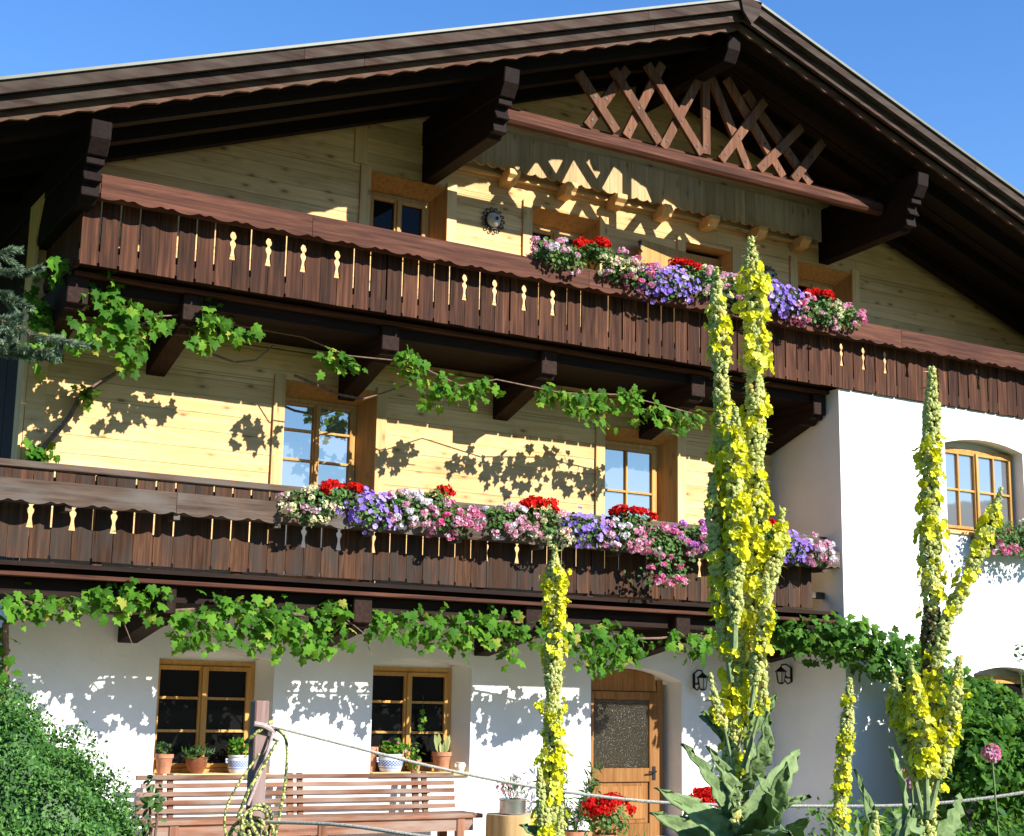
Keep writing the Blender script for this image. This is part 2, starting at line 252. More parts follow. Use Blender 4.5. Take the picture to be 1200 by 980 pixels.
DATA = {'M1': {'leaves': [((-7.97, -11.634, 1.01), (-8.092, -11.619, 1.255), 0.036), ((-7.971, -11.634, 0.978), (-8.262, -11.751, 1.147), 0.05), ((-7.964, -11.638, 1.106), (-7.956, -11.526, 1.331), 0.027),
                   ((-7.96, -11.64, 1.127), (-7.941, -11.769, 1.323), 0.045), ((-7.957, -11.642, 1.01), (-7.975, -11.865, 1.19), 0.059), ((-7.961, -11.639, 0.978), (-7.769, -11.697, 1.138), 0.05),
                   ((-7.953, -11.644, 1.063), (-7.705, -11.619, 1.245), 0.045), ((-7.969, -11.635, 0.936), (-8.193, -11.617, 1.087), 0.05), ((-7.967, -11.636, 1.191), (-8.054, -11.642, 1.342), 0.025),
                   ((-7.951, -11.646, 1.256), (-7.829, -11.661, 1.385), 0.027), ((-7.946, -11.649, 1.01), (-8.086, -11.915, 1.193), 0.054), ((-7.954, -11.644, 0.958), (-7.889, -11.858, 1.076), 0.05),
                   ((-7.952, -11.645, 1.127), (-7.742, -11.538, 1.258), 0.045), ((-7.972, -11.633, 1.063), (-8.127, -11.773, 1.239), 0.032),
                   ((-7.951, -11.646, 0.895), (-8.086, -11.973, 1.088), 0.059), ((-7.95, -11.646, 0.979), (-7.774, -11.519, 1.276), 0.036)],
        'spikes': [([(-7.971, -11.633, 0.708), (-7.97, -11.634, 1.02), (-7.966, -11.636, 1.234), (-7.957, -11.642, 1.431), (-7.959, -11.641, 1.63), (-7.975, -11.631, 1.949), (-7.985, -11.625, 2.253),
                     (-7.994, -11.62, 2.532)],
                    0.0294, 0.9),
                   ([(-7.938, -11.607, 0.702), (-7.916, -11.62, 1.061), (-7.906, -11.626, 1.278), (-7.892, -11.635, 1.499), (-7.881, -11.641, 1.771), (-7.88, -11.642, 2.027), (-7.878, -11.643, 2.336),
                     (-7.883, -11.64, 2.633)],
                    0.0339, 0.75),
                   ([(-7.999, -11.687, 1.494), (-7.993, -11.691, 1.715), (-7.993, -11.691, 1.895), (-7.989, -11.693, 2.128)], 0.0294, 1.0),
                   ([(-7.986, -11.66, 1.408), (-8.005, -11.648, 1.583), (-8.019, -11.64, 1.762), (-8.027, -11.635, 1.955)], 0.0249, 0.9),
                   ([(-7.922, -11.64, 1.3), (-7.901, -11.652, 1.498), (-7.864, -11.675, 1.679), (-7.843, -11.687, 1.77), (-7.832, -11.694, 1.869)], 0.0249, 0.8),
                   ([(-7.956, -11.701, 1.343), (-7.935, -11.713, 1.496), (-7.921, -11.722, 1.584), (-7.918, -11.724, 1.695)], 0.0203, 0.95),
                   ([(-7.985, -11.684, 1.109), (-8.013, -11.667, 1.278), (-8.035, -11.654, 1.363), (-8.046, -11.647, 1.428)], 0.0158, 0.6),
                   ([(-7.97, -11.681, 1.193), (-7.939, -11.7, 1.301), (-7.923, -11.709, 1.376), (-7.918, -11.712, 1.464)], 0.0181, 0.6)]},
 'M2': {'leaves': [((-7.549, -10.137, 0.807), (-7.688, -10.17, 0.943), 0.044), ((-7.543, -10.141, 0.778), (-7.469, -10.243, 0.899), 0.044)],
        'spikes': [([(-7.542, -10.142, 0.606), (-7.558, -10.132, 0.952), (-7.552, -10.135, 1.187), (-7.555, -10.134, 1.426), (-7.552, -10.135, 1.67), (-7.554, -10.134, 1.914)], 0.0404, 0.95),
                   ([(-7.611, -10.217, 0.844), (-7.635, -10.202, 0.987), (-7.647, -10.195, 1.131)], 0.028, 1.0),
                   ([(-7.608, -10.219, 0.788), (-7.588, -10.23, 0.902), (-7.579, -10.236, 1.002)], 0.028, 1.0)]},
 'M3': {'leaves': [((-7.392, -11.748, 0.991), (-7.224, -11.733, 1.122), 0.033), ((-7.397, -11.746, 0.969), (-7.534, -11.78, 1.085), 0.033), ((-7.391, -11.749, 0.881), (-7.364, -11.882, 0.98), 0.043)],
        'spikes': [([(-7.403, -11.742, 0.642), (-7.393, -11.748, 1.013), (-7.382, -11.754, 1.193), (-7.37, -11.761, 1.375), (-7.362, -11.767, 1.584), (-7.359, -11.768, 1.797), (-7.35, -11.774, 2.038),
                     (-7.34, -11.78, 2.307)],
                    0.0332, 0.5),
                   ([(-7.39, -11.773, 1.284), (-7.358, -11.792, 1.537), (-7.301, -11.826, 1.678), (-7.239, -11.864, 1.833), (-7.2, -11.887, 1.961)], 0.0237, 0.8),
                   ([(-7.435, -11.781, 1.061), (-7.462, -11.765, 1.216), (-7.482, -11.752, 1.328), (-7.493, -11.746, 1.451)], 0.0237, 1.0),
                   ([(-7.464, -11.822, 1.086), (-7.465, -11.821, 1.24), (-7.478, -11.814, 1.351), (-7.49, -11.806, 1.477)], 0.0261, 1.0),
                   ([(-7.431, -11.795, 1.062), (-7.395, -11.817, 1.218), (-7.363, -11.836, 1.353), (-7.346, -11.846, 1.49)], 0.0261, 1.0)]},
 'M4': {'leaves': [((-6.348, -10.276, 0.713), (-6.259, -10.329, 0.937), 0.034), ((-6.348, -10.276, 0.713), (-6.415, -10.235, 0.886), 0.034)],
        'spikes': [([(-6.357, -10.27, 0.557), (-6.335, -10.283, 0.935), (-6.318, -10.294, 1.096), (-6.303, -10.303, 1.258), (-6.287, -10.313, 1.471)], 0.0305, 0.7)]},
 'M5': {'leaves': [((-7.737, -11.891, 0.87), (-7.58, -11.869, 1.242), 0.026), ((-7.74, -11.889, 0.87), (-7.715, -11.846, 1.198), 0.02), ((-7.737, -11.891, 0.87), (-7.878, -11.923, 1.081), 0.026),
                   ((-7.737, -11.891, 0.87), (-7.642, -11.948, 1.119), 0.026)],
        'spikes': [([(-7.744, -11.887, 0.729), (-7.736, -11.892, 0.911), (-7.729, -11.896, 1.013), (-7.724, -11.899, 1.092)], 0.0265, 1.0)]},
 'benchposts': [-5.64, -4.29, -2.87],
 'cam': (-10.529, -14.763, 1.332),
 'cut_low': [-7.25, -6.88, -6.5, -4.61, -4.23, -3.84, -2.47, -2.09, -1.69, -1.3, 0.24],
 'cut_up': [-5.71, -5.34, -4.97, -4.58, -3.07, -2.69, -2.31, -1.92, 2.24, 2.61, 2.98, 3.33, 4.73],
 'fl_low': [(-4.708, 3.201, 'cream'), (-4.336, 3.443, 'red'), (-4.085, 3.226, 'violet'), (-3.61, 3.265, 'pink'), (-3.285, 3.519, 'red'), (-2.947, 3.247, 'rose'), (-2.402, 3.254, 'pink'),
            (-2.045, 3.446, 'red'), (-1.498, 3.268, 'violet'), (-0.819, 3.452, 'red'), (-1.014, 3.174, 'pink'), (-0.398, 3.16, 'rose'), (0.047, 3.317, 'mauve'), (1.182, 3.431, 'red'),
            (1.48, 3.271, 'violet'), (1.84, 3.245, 'pink')],
 'fl_up': [(-2.026, 6.162, 'pink'), (-1.49, 6.353, 'red'), (-1.237, 6.18, 'cream'), (-0.933, 6.152, 'pink'), (-0.612, 6.125, 'violet'), (-0.345, 6.311, 'red'), (-0.063, 6.216, 'cream'),
           (0.312, 6.174, 'pink'), (0.541, 6.139, 'pink'), (1.063, 6.19, 'violet'), (1.382, 6.134, 'rose'), (1.74, 6.275, 'red'), (2.11, 6.139, 'rose')],
 'hedge': [(-8.507, -6.06, 0.695), (-8.463, -6.087, 1.22), (-8.785, -5.893, 1.214), (-7.99, -6.371, 0.705), (-8.286, -6.193, 0.971)],
 'ivy': [(1.375, -1.0, 2.327, 0.21, 0.147), (1.57, -1.15, 2.23, 0.263, 0.21), (1.83, -1.3, 2.136, 0.315, 0.263), (1.518, -1.2, 1.93, 0.189, 0.147), (2.047, -1.5, 2.187, 0.315, 0.294),
         (2.355, -1.6, 2.146, 0.294, 0.273), (2.665, -1.7, 2.055, 0.294, 0.263), (1.769, -1.5, 1.835, 0.231, 0.147), (2.907, -1.8, 1.961, 0.263, 0.231), (3.256, -1.8, 1.871, 0.263, 0.231),
         (2.283, -1.4, 2.35, 0.263, 0.126), (2.386, -1.7, 1.947, 0.21, 0.189), (2.691, -1.8, 1.806, 0.168, 0.147)],
 'knot': [(-7.747, -7.801, 1.242), (-7.684, -7.839, 1.235)],
 'lat': [((-1.404, 8.29), (-1.084, 7.929)), ((-0.945, 8.469), (-0.473, 7.922)), ((-0.451, 8.639), (0.16, 7.915)), ((-1.086, 8.4), (-1.401, 7.928)), ((-0.513, 8.606), (-0.862, 7.925)),
         ((0.102, 8.68), (-0.327, 7.9)), ((0.297, 8.652), (0.299, 7.962)), ((0.914, 8.425), (0.507, 7.898)), ((1.435, 8.222), (1.108, 7.894)), ((1.828, 8.08), (1.659, 7.877)),
         ((0.581, 8.553), (0.928, 7.894)), ((1.116, 8.358), (1.474, 7.914)), ((0.741, 8.886), (1.116, 8.358))],
 'post': [(-7.653, -7.741, 0.126), (-7.677, -7.726, 0.711), (-7.697, -7.714, 1.363)],
 'rope': [(-7.668, -7.732, 1.249), (-7.372, -7.968, 1.151), (-7.041, -8.226, 1.059), (-6.716, -8.479, 0.985), (-6.398, -8.729, 0.935), (-6.085, -8.976, 0.91), (-5.641, -9.359, 0.914),
          (-5.278, -9.694, 0.936), (-4.958, -10.003, 1.001), (-4.668, -10.236, 1.098)],
 'rope2': [(-7.676, -7.785, 0.826), (-7.466, -8.203, 0.791), (-7.222, -8.583, 0.761), (-6.997, -8.952, 0.74)],
 'roses': [(-6.685, -11.007, 1.131), (-5.429, -10.245, 1.181), (-6.186, -10.373, 1.034)],
 'rows': [(0.855235, -0.517976, 0.01656), (0.111838, 0.153268, -0.981836), (0.506029, 0.841552, 0.18901)],
 'shrub': [(3.099, -2.2, 1.666), (3.287, -2.4, 1.427), (3.703, -2.4, 1.238), (2.909, -2.6, 1.14), (3.086, -2.8, 0.959), (2.722, -2.4, 1.229), (4.175, -2.2, 1.538), (3.492, -2.8, 0.771),
           (2.381, -2.7, 0.864), (2.684, -2.9, 0.688)],
 'shrubL': [(-7.885, -6.318, 0.79), (-7.755, -6.396, 1.023), (-8.003, -6.247, 0.742), (-7.765, -6.39, 0.678)],
 'spruce': [[(-9.287, -5.008, 3.854), (-8.869, -5.259, 3.7), (-8.594, -5.425, 3.624), (-8.385, -5.55, 3.52), (-8.217, -5.651, 3.486)],
            [(-9.305, -4.997, 4.073), (-8.883, -5.251, 3.89), (-8.605, -5.418, 3.786), (-8.502, -5.48, 3.734)],
            [(-9.318, -4.989, 4.239), (-8.893, -5.245, 4.027), (-8.615, -5.412, 3.934), (-8.478, -5.494, 3.914)],
            [(-9.282, -5.011, 3.8), (-8.857, -5.267, 3.538), (-8.579, -5.434, 3.409), (-8.444, -5.515, 3.396)],
            [(-9.323, -4.986, 4.294), (-8.899, -5.241, 4.109), (-8.623, -5.407, 4.043), (-8.562, -5.444, 4.077)],
            [(-9.273, -5.016, 3.691), (-8.763, -5.323, 3.486), (-8.446, -5.514, 3.428), (-8.312, -5.594, 3.431)]],
 'spruce_trunk': [(-9.005, -5.178, 0.456), (-9.323, -4.986, 4.294), (-9.441, -4.915, 5.72)],
 'vine_branch': [[(-5.932, -0.5, 4.99), (-5.567, -0.5, 4.805), (-5.246, -0.5, 4.734), (-5.019, -0.5, 4.791), (-4.842, -0.5, 4.968)],
                 [(-4.529, -0.35, 4.72), (-4.034, -0.35, 4.58), (-3.733, -0.35, 4.561), (-3.533, -0.35, 4.642), (-3.175, -0.35, 4.8)]],
 'vine_leafcl': [(-6.634, -0.15, 4.27), (-7.004, -0.15, 3.68), (-7.081, -0.15, 3.631)],
 'vine_low': [(-7.409, 2.183, 0.123, 0.106), (-7.273, 2.137, 0.176, 0.123), (-6.977, 2.182, 0.22, 0.123), (-6.674, 2.227, 0.22, 0.123), (-6.363, 2.258, 0.22, 0.141), (-6.141, 2.285, 0.106, 0.158),
              (-5.742, 2.029, 0.22, 0.176), (-5.439, 2.145, 0.282, 0.211), (-5.111, 2.095, 0.264, 0.246), (-4.716, 2.071, 0.282, 0.229), (-4.384, 2.085, 0.211, 0.194), (-4.439, 1.893, 0.123, 0.106),
              (-5.816, 1.892, 0.123, 0.079), (-4.319, 2.279, 0.176, 0.088), (-3.849, 2.166, 0.141, 0.106), (-3.705, 2.113, 0.158, 0.123), (-3.368, 2.127, 0.194, 0.176), (-3.024, 2.141, 0.194, 0.176),
              (-2.62, 2.158, 0.22, 0.194), (-2.205, 2.149, 0.194, 0.141), (-2.87, 2.0, 0.123, 0.106), (-2.305, 1.906, 0.106, 0.106), (-1.833, 2.191, 0.158, 0.22), (-1.284, 2.03, 0.246, 0.229),
              (-0.89, 2.026, 0.246, 0.211), (-1.115, 1.853, 0.194, 0.106), (-0.66, 2.006, 0.106, 0.176), (-1.56, 2.111, 0.176, 0.141), (-0.191, 2.098, 0.141, 0.123), (0.17, 2.082, 0.194, 0.141),
              (0.416, 2.187, 0.132, 0.123)],
 'vine_stem': [(-7.087, -0.12, 3.593), (-6.91, -0.12, 3.845), (-6.761, -0.12, 4.064), (-6.691, -0.12, 4.243), (-6.533, -0.12, 4.4), (-6.346, -0.12, 4.545), (-6.33, -0.6, 4.655),
               (-6.386, -1.0, 4.861)],
 'vine_up': [(-7.178, 5.234, 0.129, 0.138), (-6.726, 5.059, 0.189, 0.189), (-6.59, 4.847, 0.241, 0.258), (-6.451, 4.602, 0.12, 0.155), (-6.9, 4.662, 0.155, 0.172), (-6.246, 4.882, 0.12, 0.086),
             (-5.716, 5.003, 0.189, 0.155), (-5.56, 4.88, 0.224, 0.103), (-5.847, 4.728, 0.12, 0.069), (-5.297, 4.918, 0.138, 0.052), (-4.342, 4.787, 0.189, 0.112), (-4.149, 4.741, 0.069, 0.069),
             (-3.617, 4.948, 0.12, 0.12), (-3.463, 4.832, 0.155, 0.155), (-3.203, 4.636, 0.189, 0.172), (-2.842, 4.634, 0.172, 0.12), (-2.581, 4.76, 0.138, 0.086), (-1.819, 4.741, 0.172, 0.103),
             (-1.481, 4.705, 0.172, 0.112), (-1.136, 4.697, 0.215, 0.172), (-0.726, 4.845, 0.172, 0.12), (-0.486, 4.724, 0.172, 0.138), (-0.059, 4.653, 0.241, 0.12), (0.317, 4.736, 0.12, 0.086),
             (-6.482, 4.449, 0.086, 0.069)]}
# ================================================================ setting
def structure_mesh(name, mb, mat): return structure(mb.build(name, mat))
def groundm():
    m, t, p, N, L = newmat('garden_ground'); tc = N('ShaderNodeTexCoord')
    n = N('ShaderNodeTexNoise'); n.inputs['Scale'].default_value = .8; n.inputs['Detail'].default_value = 8; L(tc.outputs['Object'], n.inputs['Vector'])
    L(ramp(t, [(.3, (.030,.055,.014)), (.55, (.055,.095,.025)), (.75, (.09,.10,.04))], n.outputs['Fac']), p.inputs['Base Color']); p.inputs['Roughness'].default_value = .95; return m
g = MB(); g.box(-900, 900, -900, 900, -1.2, -.2); structure_mesh('ground', g, groundm())
g = MB(); g.box(-9.5, 9, -4.2, 0.2, -.25, -.17); structure_mesh('terrace', g, plain('bounce_gravel', (.46,.375,.27), .9, noise=.25, nscale=5, bump=.3))  # barely seen; widened and coloured to bounce warm light up onto the gable
h = MB()                                                       # unseen ring added to darken lower panes and cut sky light on the front
NA = 72
def blocker_relief(i):                                                # rim shaped to block low sky, lowered where upper panes mirror it
    a = math.degrees(2*math.pi*i/NA); d = abs((a+58+180) % 360-180)
    k = .28+.30*min(1, max(0, (d-26)/22)); n_ = abs((a-90+180) % 360-180)
    return (k if n_ > 75 else .30+.005*max(0, n_-40))*(1+.10*math.sin(i*1.7)+.08*math.sin(i*.61+1))
ring = [[(R_*math.cos(2*math.pi*i/NA), R_*math.sin(2*math.pi*i/NA), z*blocker_relief(i)-1.5) for i in range(NA)] for R_, z in ((330, 0), (460, 130), (600, 270), (720, 300), (880, 0))]
h.add([p for r_ in ring for p in r_], [(a*NA+i, a*NA+(i+1)%NA, (a+1)*NA+(i+1)%NA, (a+1)*NA+i) for a in range(4) for i in range(NA)])
structure_mesh('added_hills', h, plain('added_hill', (.030,.06,.022), .95, noise=.5, nscale=.05))

# ================================================================ farmhouse
house = thing('farmhouse', (0, 0, 0), 'large alpine farmhouse of white plaster and pine boards with carved dark balconies', 'house')
XL, XR, XW, YW = -7.15, 7.6, 2.25, -1.285                     # left and right corners, wing side, wing front
RX, RZ, SLL, SLR = .18, 9.52, .362, .338                       # ridge and roof slopes
def roofz(x): return RZ-(SLL*(RX-x) if x < RX else SLR*(x-RX))
def arch(x0, x1, z0, z1, rise, n=10):                          # opening outline, segmental head
    return [(x0+(x1-x0)*i/n, z1+rise*(1-(2*i/n-1)**2)) for i in range(n+1)]
def wall_with_openings(mb, x0, x1, z0, z1, y0, y1, ops):
    ops = sorted(ops); cur = x0
    for a, b, c, d, rise in ops:
        if a > cur: mb.prism([(cur, z0), (a, z0), (a, z1), (cur, z1)], 'y', y0, y1)
        if c > z0: mb.prism([(a, z0), (b, z0), (b, c), (a, c)], 'y', y0, y1)
        mb.prism(arch(a, b, c, d, rise)+[(b, z1), (a, z1)], 'y', y0, y1)
        cur = b
    mb.prism([(cur, z0), (x1, z0), (x1, z1), (cur, z1)], 'y', y0, y1)
W1 = (-5.68, -4.46, .62, 1.77, .09); W2 = (-3.33, -2.12, .62, 1.77, .09); DO = (-.52, .80, -.17, 1.68, .15)
mb = MB(); wall_with_openings(mb, XL, XW, -.4, 2.42, 0, .5, [W1, W2, DO]); mb.build('plaster_wall', M['plaster'], house)
WW = (4.06, 5.52, 3.63, 4.78, .10); WA = (4.42, 5.70, .75, 1.86, .10)
mb = MB(); wall_with_openings(mb, XW, 8.6, 2.6, 5.26, YW, YW+.42, [WW]); wall_with_openings(mb, XW, 8.6, -.4, 2.6, YW, YW+.42, [WA])
mb.box(XW, XW+.42, YW+.42, 0, -.4, 5.26)
mb.build('wing_wall', M['plaster'], house)
mb = MB(); mb.box(XL+.01, XL+.3, .5, 14, -.4, 6.9); mb.box(XR-.3, XR, .5, 14, -.4, 6.9); mb.box(XL+.3, XR-.3, 13.7, 14, -.4, 6.9)
for i in range(8): mb.box(XL-.02, XL+.01, .02+i*.9, .02+i*.9+.88, 2.5, 6.9)
mb.build('side_wall', M['beam'], house)
mb = MB(); mb.box(XL+.3, XR-.3, .5, 13.6, 2.3, 2.5); mb.box(XL+.3, XR-.3, .5, 13.6, 5.05, 5.2); mb.build('floor_slab', M['beam'], house)

# ---- timber boards of the upper storeys
MW1 = (-4.5, -3.42, 2.5, 4.72); MW2 = (-.38, .71, 2.5, 4.69)
AW = [(-3.59, -2.61, 6.35, 7.25), (-1.45, -.47, 6.35, 7.25), (.85, 1.62, 5.25, 7.22), (2.73, 3.72, 6.35, 7.27)]
def boards(mb, xa, xb, za, zb, ops, gable=False):
    zs = {za, zb}
    k = za
    while k < zb: zs.add(round(k, 3)); k += .185
    edges = sorted(zs); merged = [edges[0]]
    for o in ops:
        for z in (o[2], o[3]):
            if za < z < zb: edges.append(z)
    edges = sorted(edges)
    for z0, z1 in zip(edges[:-1], edges[1:]):
        if z1-z0 < .004: continue
        l, r = xa, xb
        if gable:
            l = max(l, RX-(RZ-.08-z1)/SLL); r = min(r, RX+(RZ-.08-z1)/SLR)
            if r-l < .3: continue
        segs = [(l, r)]
        for o in ops:
            if o[2] < (z0+z1)/2 < o[3]:
                ns = []
                for a, b in segs:
                    if o[1] <= a or o[0] >= b: ns.append((a, b)); continue
                    if o[0] > a: ns.append((a, o[0]))
                    if o[1] < b: ns.append((o[1], b))
                segs = ns
        for a, b in segs:
            x = a
            while x < b-.01:
                e = x+random.uniform(1.8, 4.2)
                if b-e < .8: e = b
                mb.box(x+.001, e-.001, -.03-random.uniform(0, .004), .25, z0+.0022, z1-.0015)
                x = e
mb = MB(); boards(mb, XL, XW, 2.42, 5.05, [MW1, MW2]); boards(mb, XL, XR, 5.06, 9.3, AW, True)
for a, b in ((XL, XL+.16),): mb.box(a-.03, b, -.055, -.036, 2.45, 6.3)
mb.build('timber_wall', M['pine'], house)
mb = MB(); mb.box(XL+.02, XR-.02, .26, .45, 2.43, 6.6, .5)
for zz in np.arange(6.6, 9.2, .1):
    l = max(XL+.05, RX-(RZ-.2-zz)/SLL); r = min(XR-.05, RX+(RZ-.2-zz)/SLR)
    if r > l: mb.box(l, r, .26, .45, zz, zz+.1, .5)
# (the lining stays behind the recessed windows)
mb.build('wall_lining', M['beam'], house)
# vertical posts seen in the gable boards
mb = MB()
for x, z0, z1 in ((-3.72, 7.32, 8.0),): mb.box(x-.08, x+.08, -.05, -.036, z0, z1)
mb.build('wall_post', M['pine_v'], house)
for o in (MW1, MW2)+tuple(AW):
    for a, b in ((o[0]-.125, o[0]), (o[1], o[1]+.125)): mb = MB(); mb.box(a, b, -.062, -.0365, o[2], o[3]+.06); mb.build('casing', M['pine_v'], house)

# ---- windows
def window(parent, x0, x1, z0, z1, y, sashes=2, hb=(), vb=0, fr='frame', pane='pane', sill=None, lining=None, ow=.06, sw=.055):
    f = MB(); d = .07
    f.box(x0, x0+ow, y, y+d, z0, z1); f.box(x1-ow, x1, y, y+d, z0, z1); f.box(x0+ow, x1-ow, y, y+d, z1-ow, z1); f.box(x0+ow, x1-ow, y, y+d, z0, z0+ow)
    a, b = x0+ow, x1-ow; c, e = z0+ow, z1-ow; wd = (b-a)/sashes; P = []
    for s in range(sashes):
        l = a+wd*s+.003; r = a+wd*(s+1)-.003; yy = y-.022
        f.box(l, l+sw, yy, y+.03, c+.003, e-.003); f.box(r-sw, r, yy, y+.03, c+.003, e-.003); f.box(l+sw, r-sw, yy, y+.03, e-.003-sw, e-.003); f.box(l+sw, r-sw, yy, y+.03, c+.003, c+.003+sw)
        for q in hb: z = c+(e-c)*q; f.box(l+sw, r-sw, yy+.004, y+.02, z-.014, z+.014)
        for q in range(vb): x = l+sw+(r-l-2*sw)*(q+1)/(vb+1); f.box(x-.014, x+.014, yy+.002, y+.02, c+sw, e-sw)
        P.append((l+sw-.01, r-sw+.01, c+sw-.01, e-sw+.01))
    if sashes == 2: f.box((a+b)/2-.022, (a+b)/2+.022, y-.045, y-.0225, c+.01, e-.01)
    wo = f.build('window', M[fr], parent, bevel=.004)
    for l, r, q, s in P:
        p = MB(); p.box(l, r, y+.012, y+.018, q, s); p.build('pane', M[pane], wo)
    if sill: s = MB(); s.box(x0-.02 if len(sill) < 4 else sill[3], x1+.02 if len(sill) < 4 else sill[4], sill[0], sill[1], sill[2]-.04, sill[2]); s.build('sill', M['pine'], wo, bevel=.006)
    if lining:
        l = MB(); o, yb = lining; t = .03
        for xo, xi, sgn in ((o[0], x0, 1), (o[1], x1, -1)):
            l.add([(xo, -.04, o[2]), (xi, yb, o[2]), (xi, yb, z1), (xo, -.04, o[3]), (xo-sgn*.02, -.04, o[2]), (xi-sgn*.02, yb+.01, o[2]), (xi-sgn*.02, yb+.01, z1+.02), (xo-sgn*.02, -.04, o[3]+.02)],
                  [(0,1,2,3), (4,7,6,5), (0,3,7,4), (3,2,6,7), (0,4,5,1), (1,5,6,2)])
        l.add([(o[0], -.04, o[3]), (o[1], -.04, o[3]), (x1, yb, z1), (x0, yb, z1), (o[0], -.04, o[3]+.02), (o[1], -.04, o[3]+.02), (x1, yb+.01, z1+.02), (x0, yb+.01, z1+.02)], [(0,3,2,1), (4,5,6,7), (0,1,5,4), (1,2,6,5), (2,3,7,6), (3,0,4,7)])
        l.build('window_lining', M['reveal'], wo)
    return wo
window(house, W1[0]+.004, -4.56, .64, 1.76, .27, 2, (.36, .68), 0, sill=(-.05, .262, .645, W1[0]+.004, W1[1]-.004), ow=.05, sw=.045)
window(house, W2[0]+.004, -2.22, .64, 1.76, .27, 2, (.36, .68), 0, sill=(-.05, .262, .645, W2[0]+.004, W2[1]-.004), ow=.05, sw=.045)
for wv in (W1, W2, DO):                                       # plaster above the frames, inside the arch
    mb = MB(); mb.prism(arch(wv[0]-.02, wv[1]+.02, 0, wv[3]-.005, wv[4]+.02)+[(wv[1]+.02, wv[3]-.03), (wv[0]-.02, wv[3]-.03)], 'y', .30, .36); (mb.prism([(wv[1]-.001, .004), (wv[1]-.001, .36), (wv[1]-.10, .36), (wv[1]-.10, .262)], 'z', .646, wv[3]+.02) if wv is not DO else None); mb.build('arch_infill', M['plaster'], house)
window(house, -4.497, -3.54, 2.6, 4.60, .20, 2, (.33, .50, .67, .84), 0, ow=.045, sw=.036, pane='pane_sky', lining=((MW1[0], MW1[1], 2.5, 4.72), .20))
window(house, -.377, .60, 2.6, 4.57, .20, 1, (.34, .70), 1, sw=.052, pane='pane_sky', lining=((MW2[0], MW2[1], 2.5, 4.69), .20), ow=.05)
for o, n in zip((AW[0], AW[1], AW[3]), (2, 2, 2)):
    window(house, o[0]+.06, o[1]-.10, 6.5, o[3]-.13, .20, n, (), 0, lining=((o[0], o[1], 6.35, o[3]), .20), ow=.05, sw=.045)
    mb = MB(); mb.box(o[0], o[1], -.05, .2, 6.28, 6.349); mb.build('window_board', M['reveal'], house)
window(house, WW[0]+.02, WW[1]-.02, 3.66, 4.775, YW+.17, 2, (.5,), 1, pane='pane_sky', sill=(YW-.03, YW+.16, 3.65, WW[0]+.004, WW[1]-.004), ow=.045, sw=.04)
mb = MB(); mb.box(WW[0]-.1, WW[1]+.1, YW+.26, YW+.40, 3.5, 5.0); mb.build('arch_infill', M['plaster'], house)
# ground window of the wing, mostly behind the climbers
window(house, WA[0]+.02, WA[1]-.02, .77, 1.855, YW+.24, 2, (.36, .68), 0, ow=.05, sw=.045)
mb = MB(); mb.box(WA[0]-.1, WA[1]+.1, YW+.33, YW+.40, .6, 2.1); mb.build('arch_infill', M['plaster'], house)
# attic door: dark opening, leaf folded back on the wall
mb = MB(); mb.box(.86, 1.61, .18, .22, 5.26, 7.16); d0 = mb.build('door', M['frame'], house)
mb = MB(); mb.box(.95, 1.52, .165, .176, 6.2, 7.05); mb.build('pane', M['pane'], d0)
mb = MB(); mb.bar((.84, -.075, 6.15), (.03, -.20, 6.15), .045, 1.82, (0,0,1)); lf = mb.build('door_leaf', M['reveal'], house, bevel=.004)
mb = MB(); mb.bar((-.0, -.22, 7.0), (.09, -.20, 7.03), .02, .06); mb.tube([(.03, -.2, 6.98), (.0, -.24, 6.93), (.02, -.26, 6.88)], .014); mb.build('door_hook', M['iron'], lf)

# ---- front door
dp = MB(); y = .27; x0, x1, zt = -.52, .72, 1.70
a = arch(x0, x1, 0, zt, .13)
dp.box(x0, x0+.09, y, y+.07, -.15, zt); dp.box(x1-.09, x1, y, y+.07, -.15, zt); dp.prism([(x0+.09, zt-.14), (x1-.09, zt-.14)]+[p for p in a[::-1] if x0+.09 < p[0] < x1-.09], 'y', y, y+.07)
l, r = x0+.095, x1-.095
dp.box(l, l+.12, y-.02, y+.04, -.14, zt-.145); dp.box(r-.12, r, y-.02, y+.04, -.14, zt-.145)
for q, s in ((-.14, .02), (.50, .66), (zt-.235, zt-.145)): dp.box(l+.12, r-.12, y-.02, y+.04, q, s)
dp.box(l+.12, r-.12, y+.005, y+.03, .02, .50); dp.box(l+.17, r-.17, y-.006, y+.005, .07, .45)
dr = dp.build('door', M['door'], house, bevel=.005)
mb = MB(); mb.box(l+.11, r-.11, y+.004, y+.012, .65, zt-.22); mb.build('pane', M['pane_door'], dr)
mb = MB(); mb.tube([(r-.06, y-.02, .62), (r-.06, y-.07, .62), (r-.17, y-.075, .615)], .011); mb.box(r-.085, r-.035, y-.026, y-.0205, .52, .68); mb.build('handle', M['iron'], dr, smooth=True)
mb = MB(); mb.box(DO[0], DO[1], -.06, .30, -.168, -.13); mb.build('door_step', plain('step_stone', (.36,.34,.31), .9, noise=.2), house, bevel=.01)

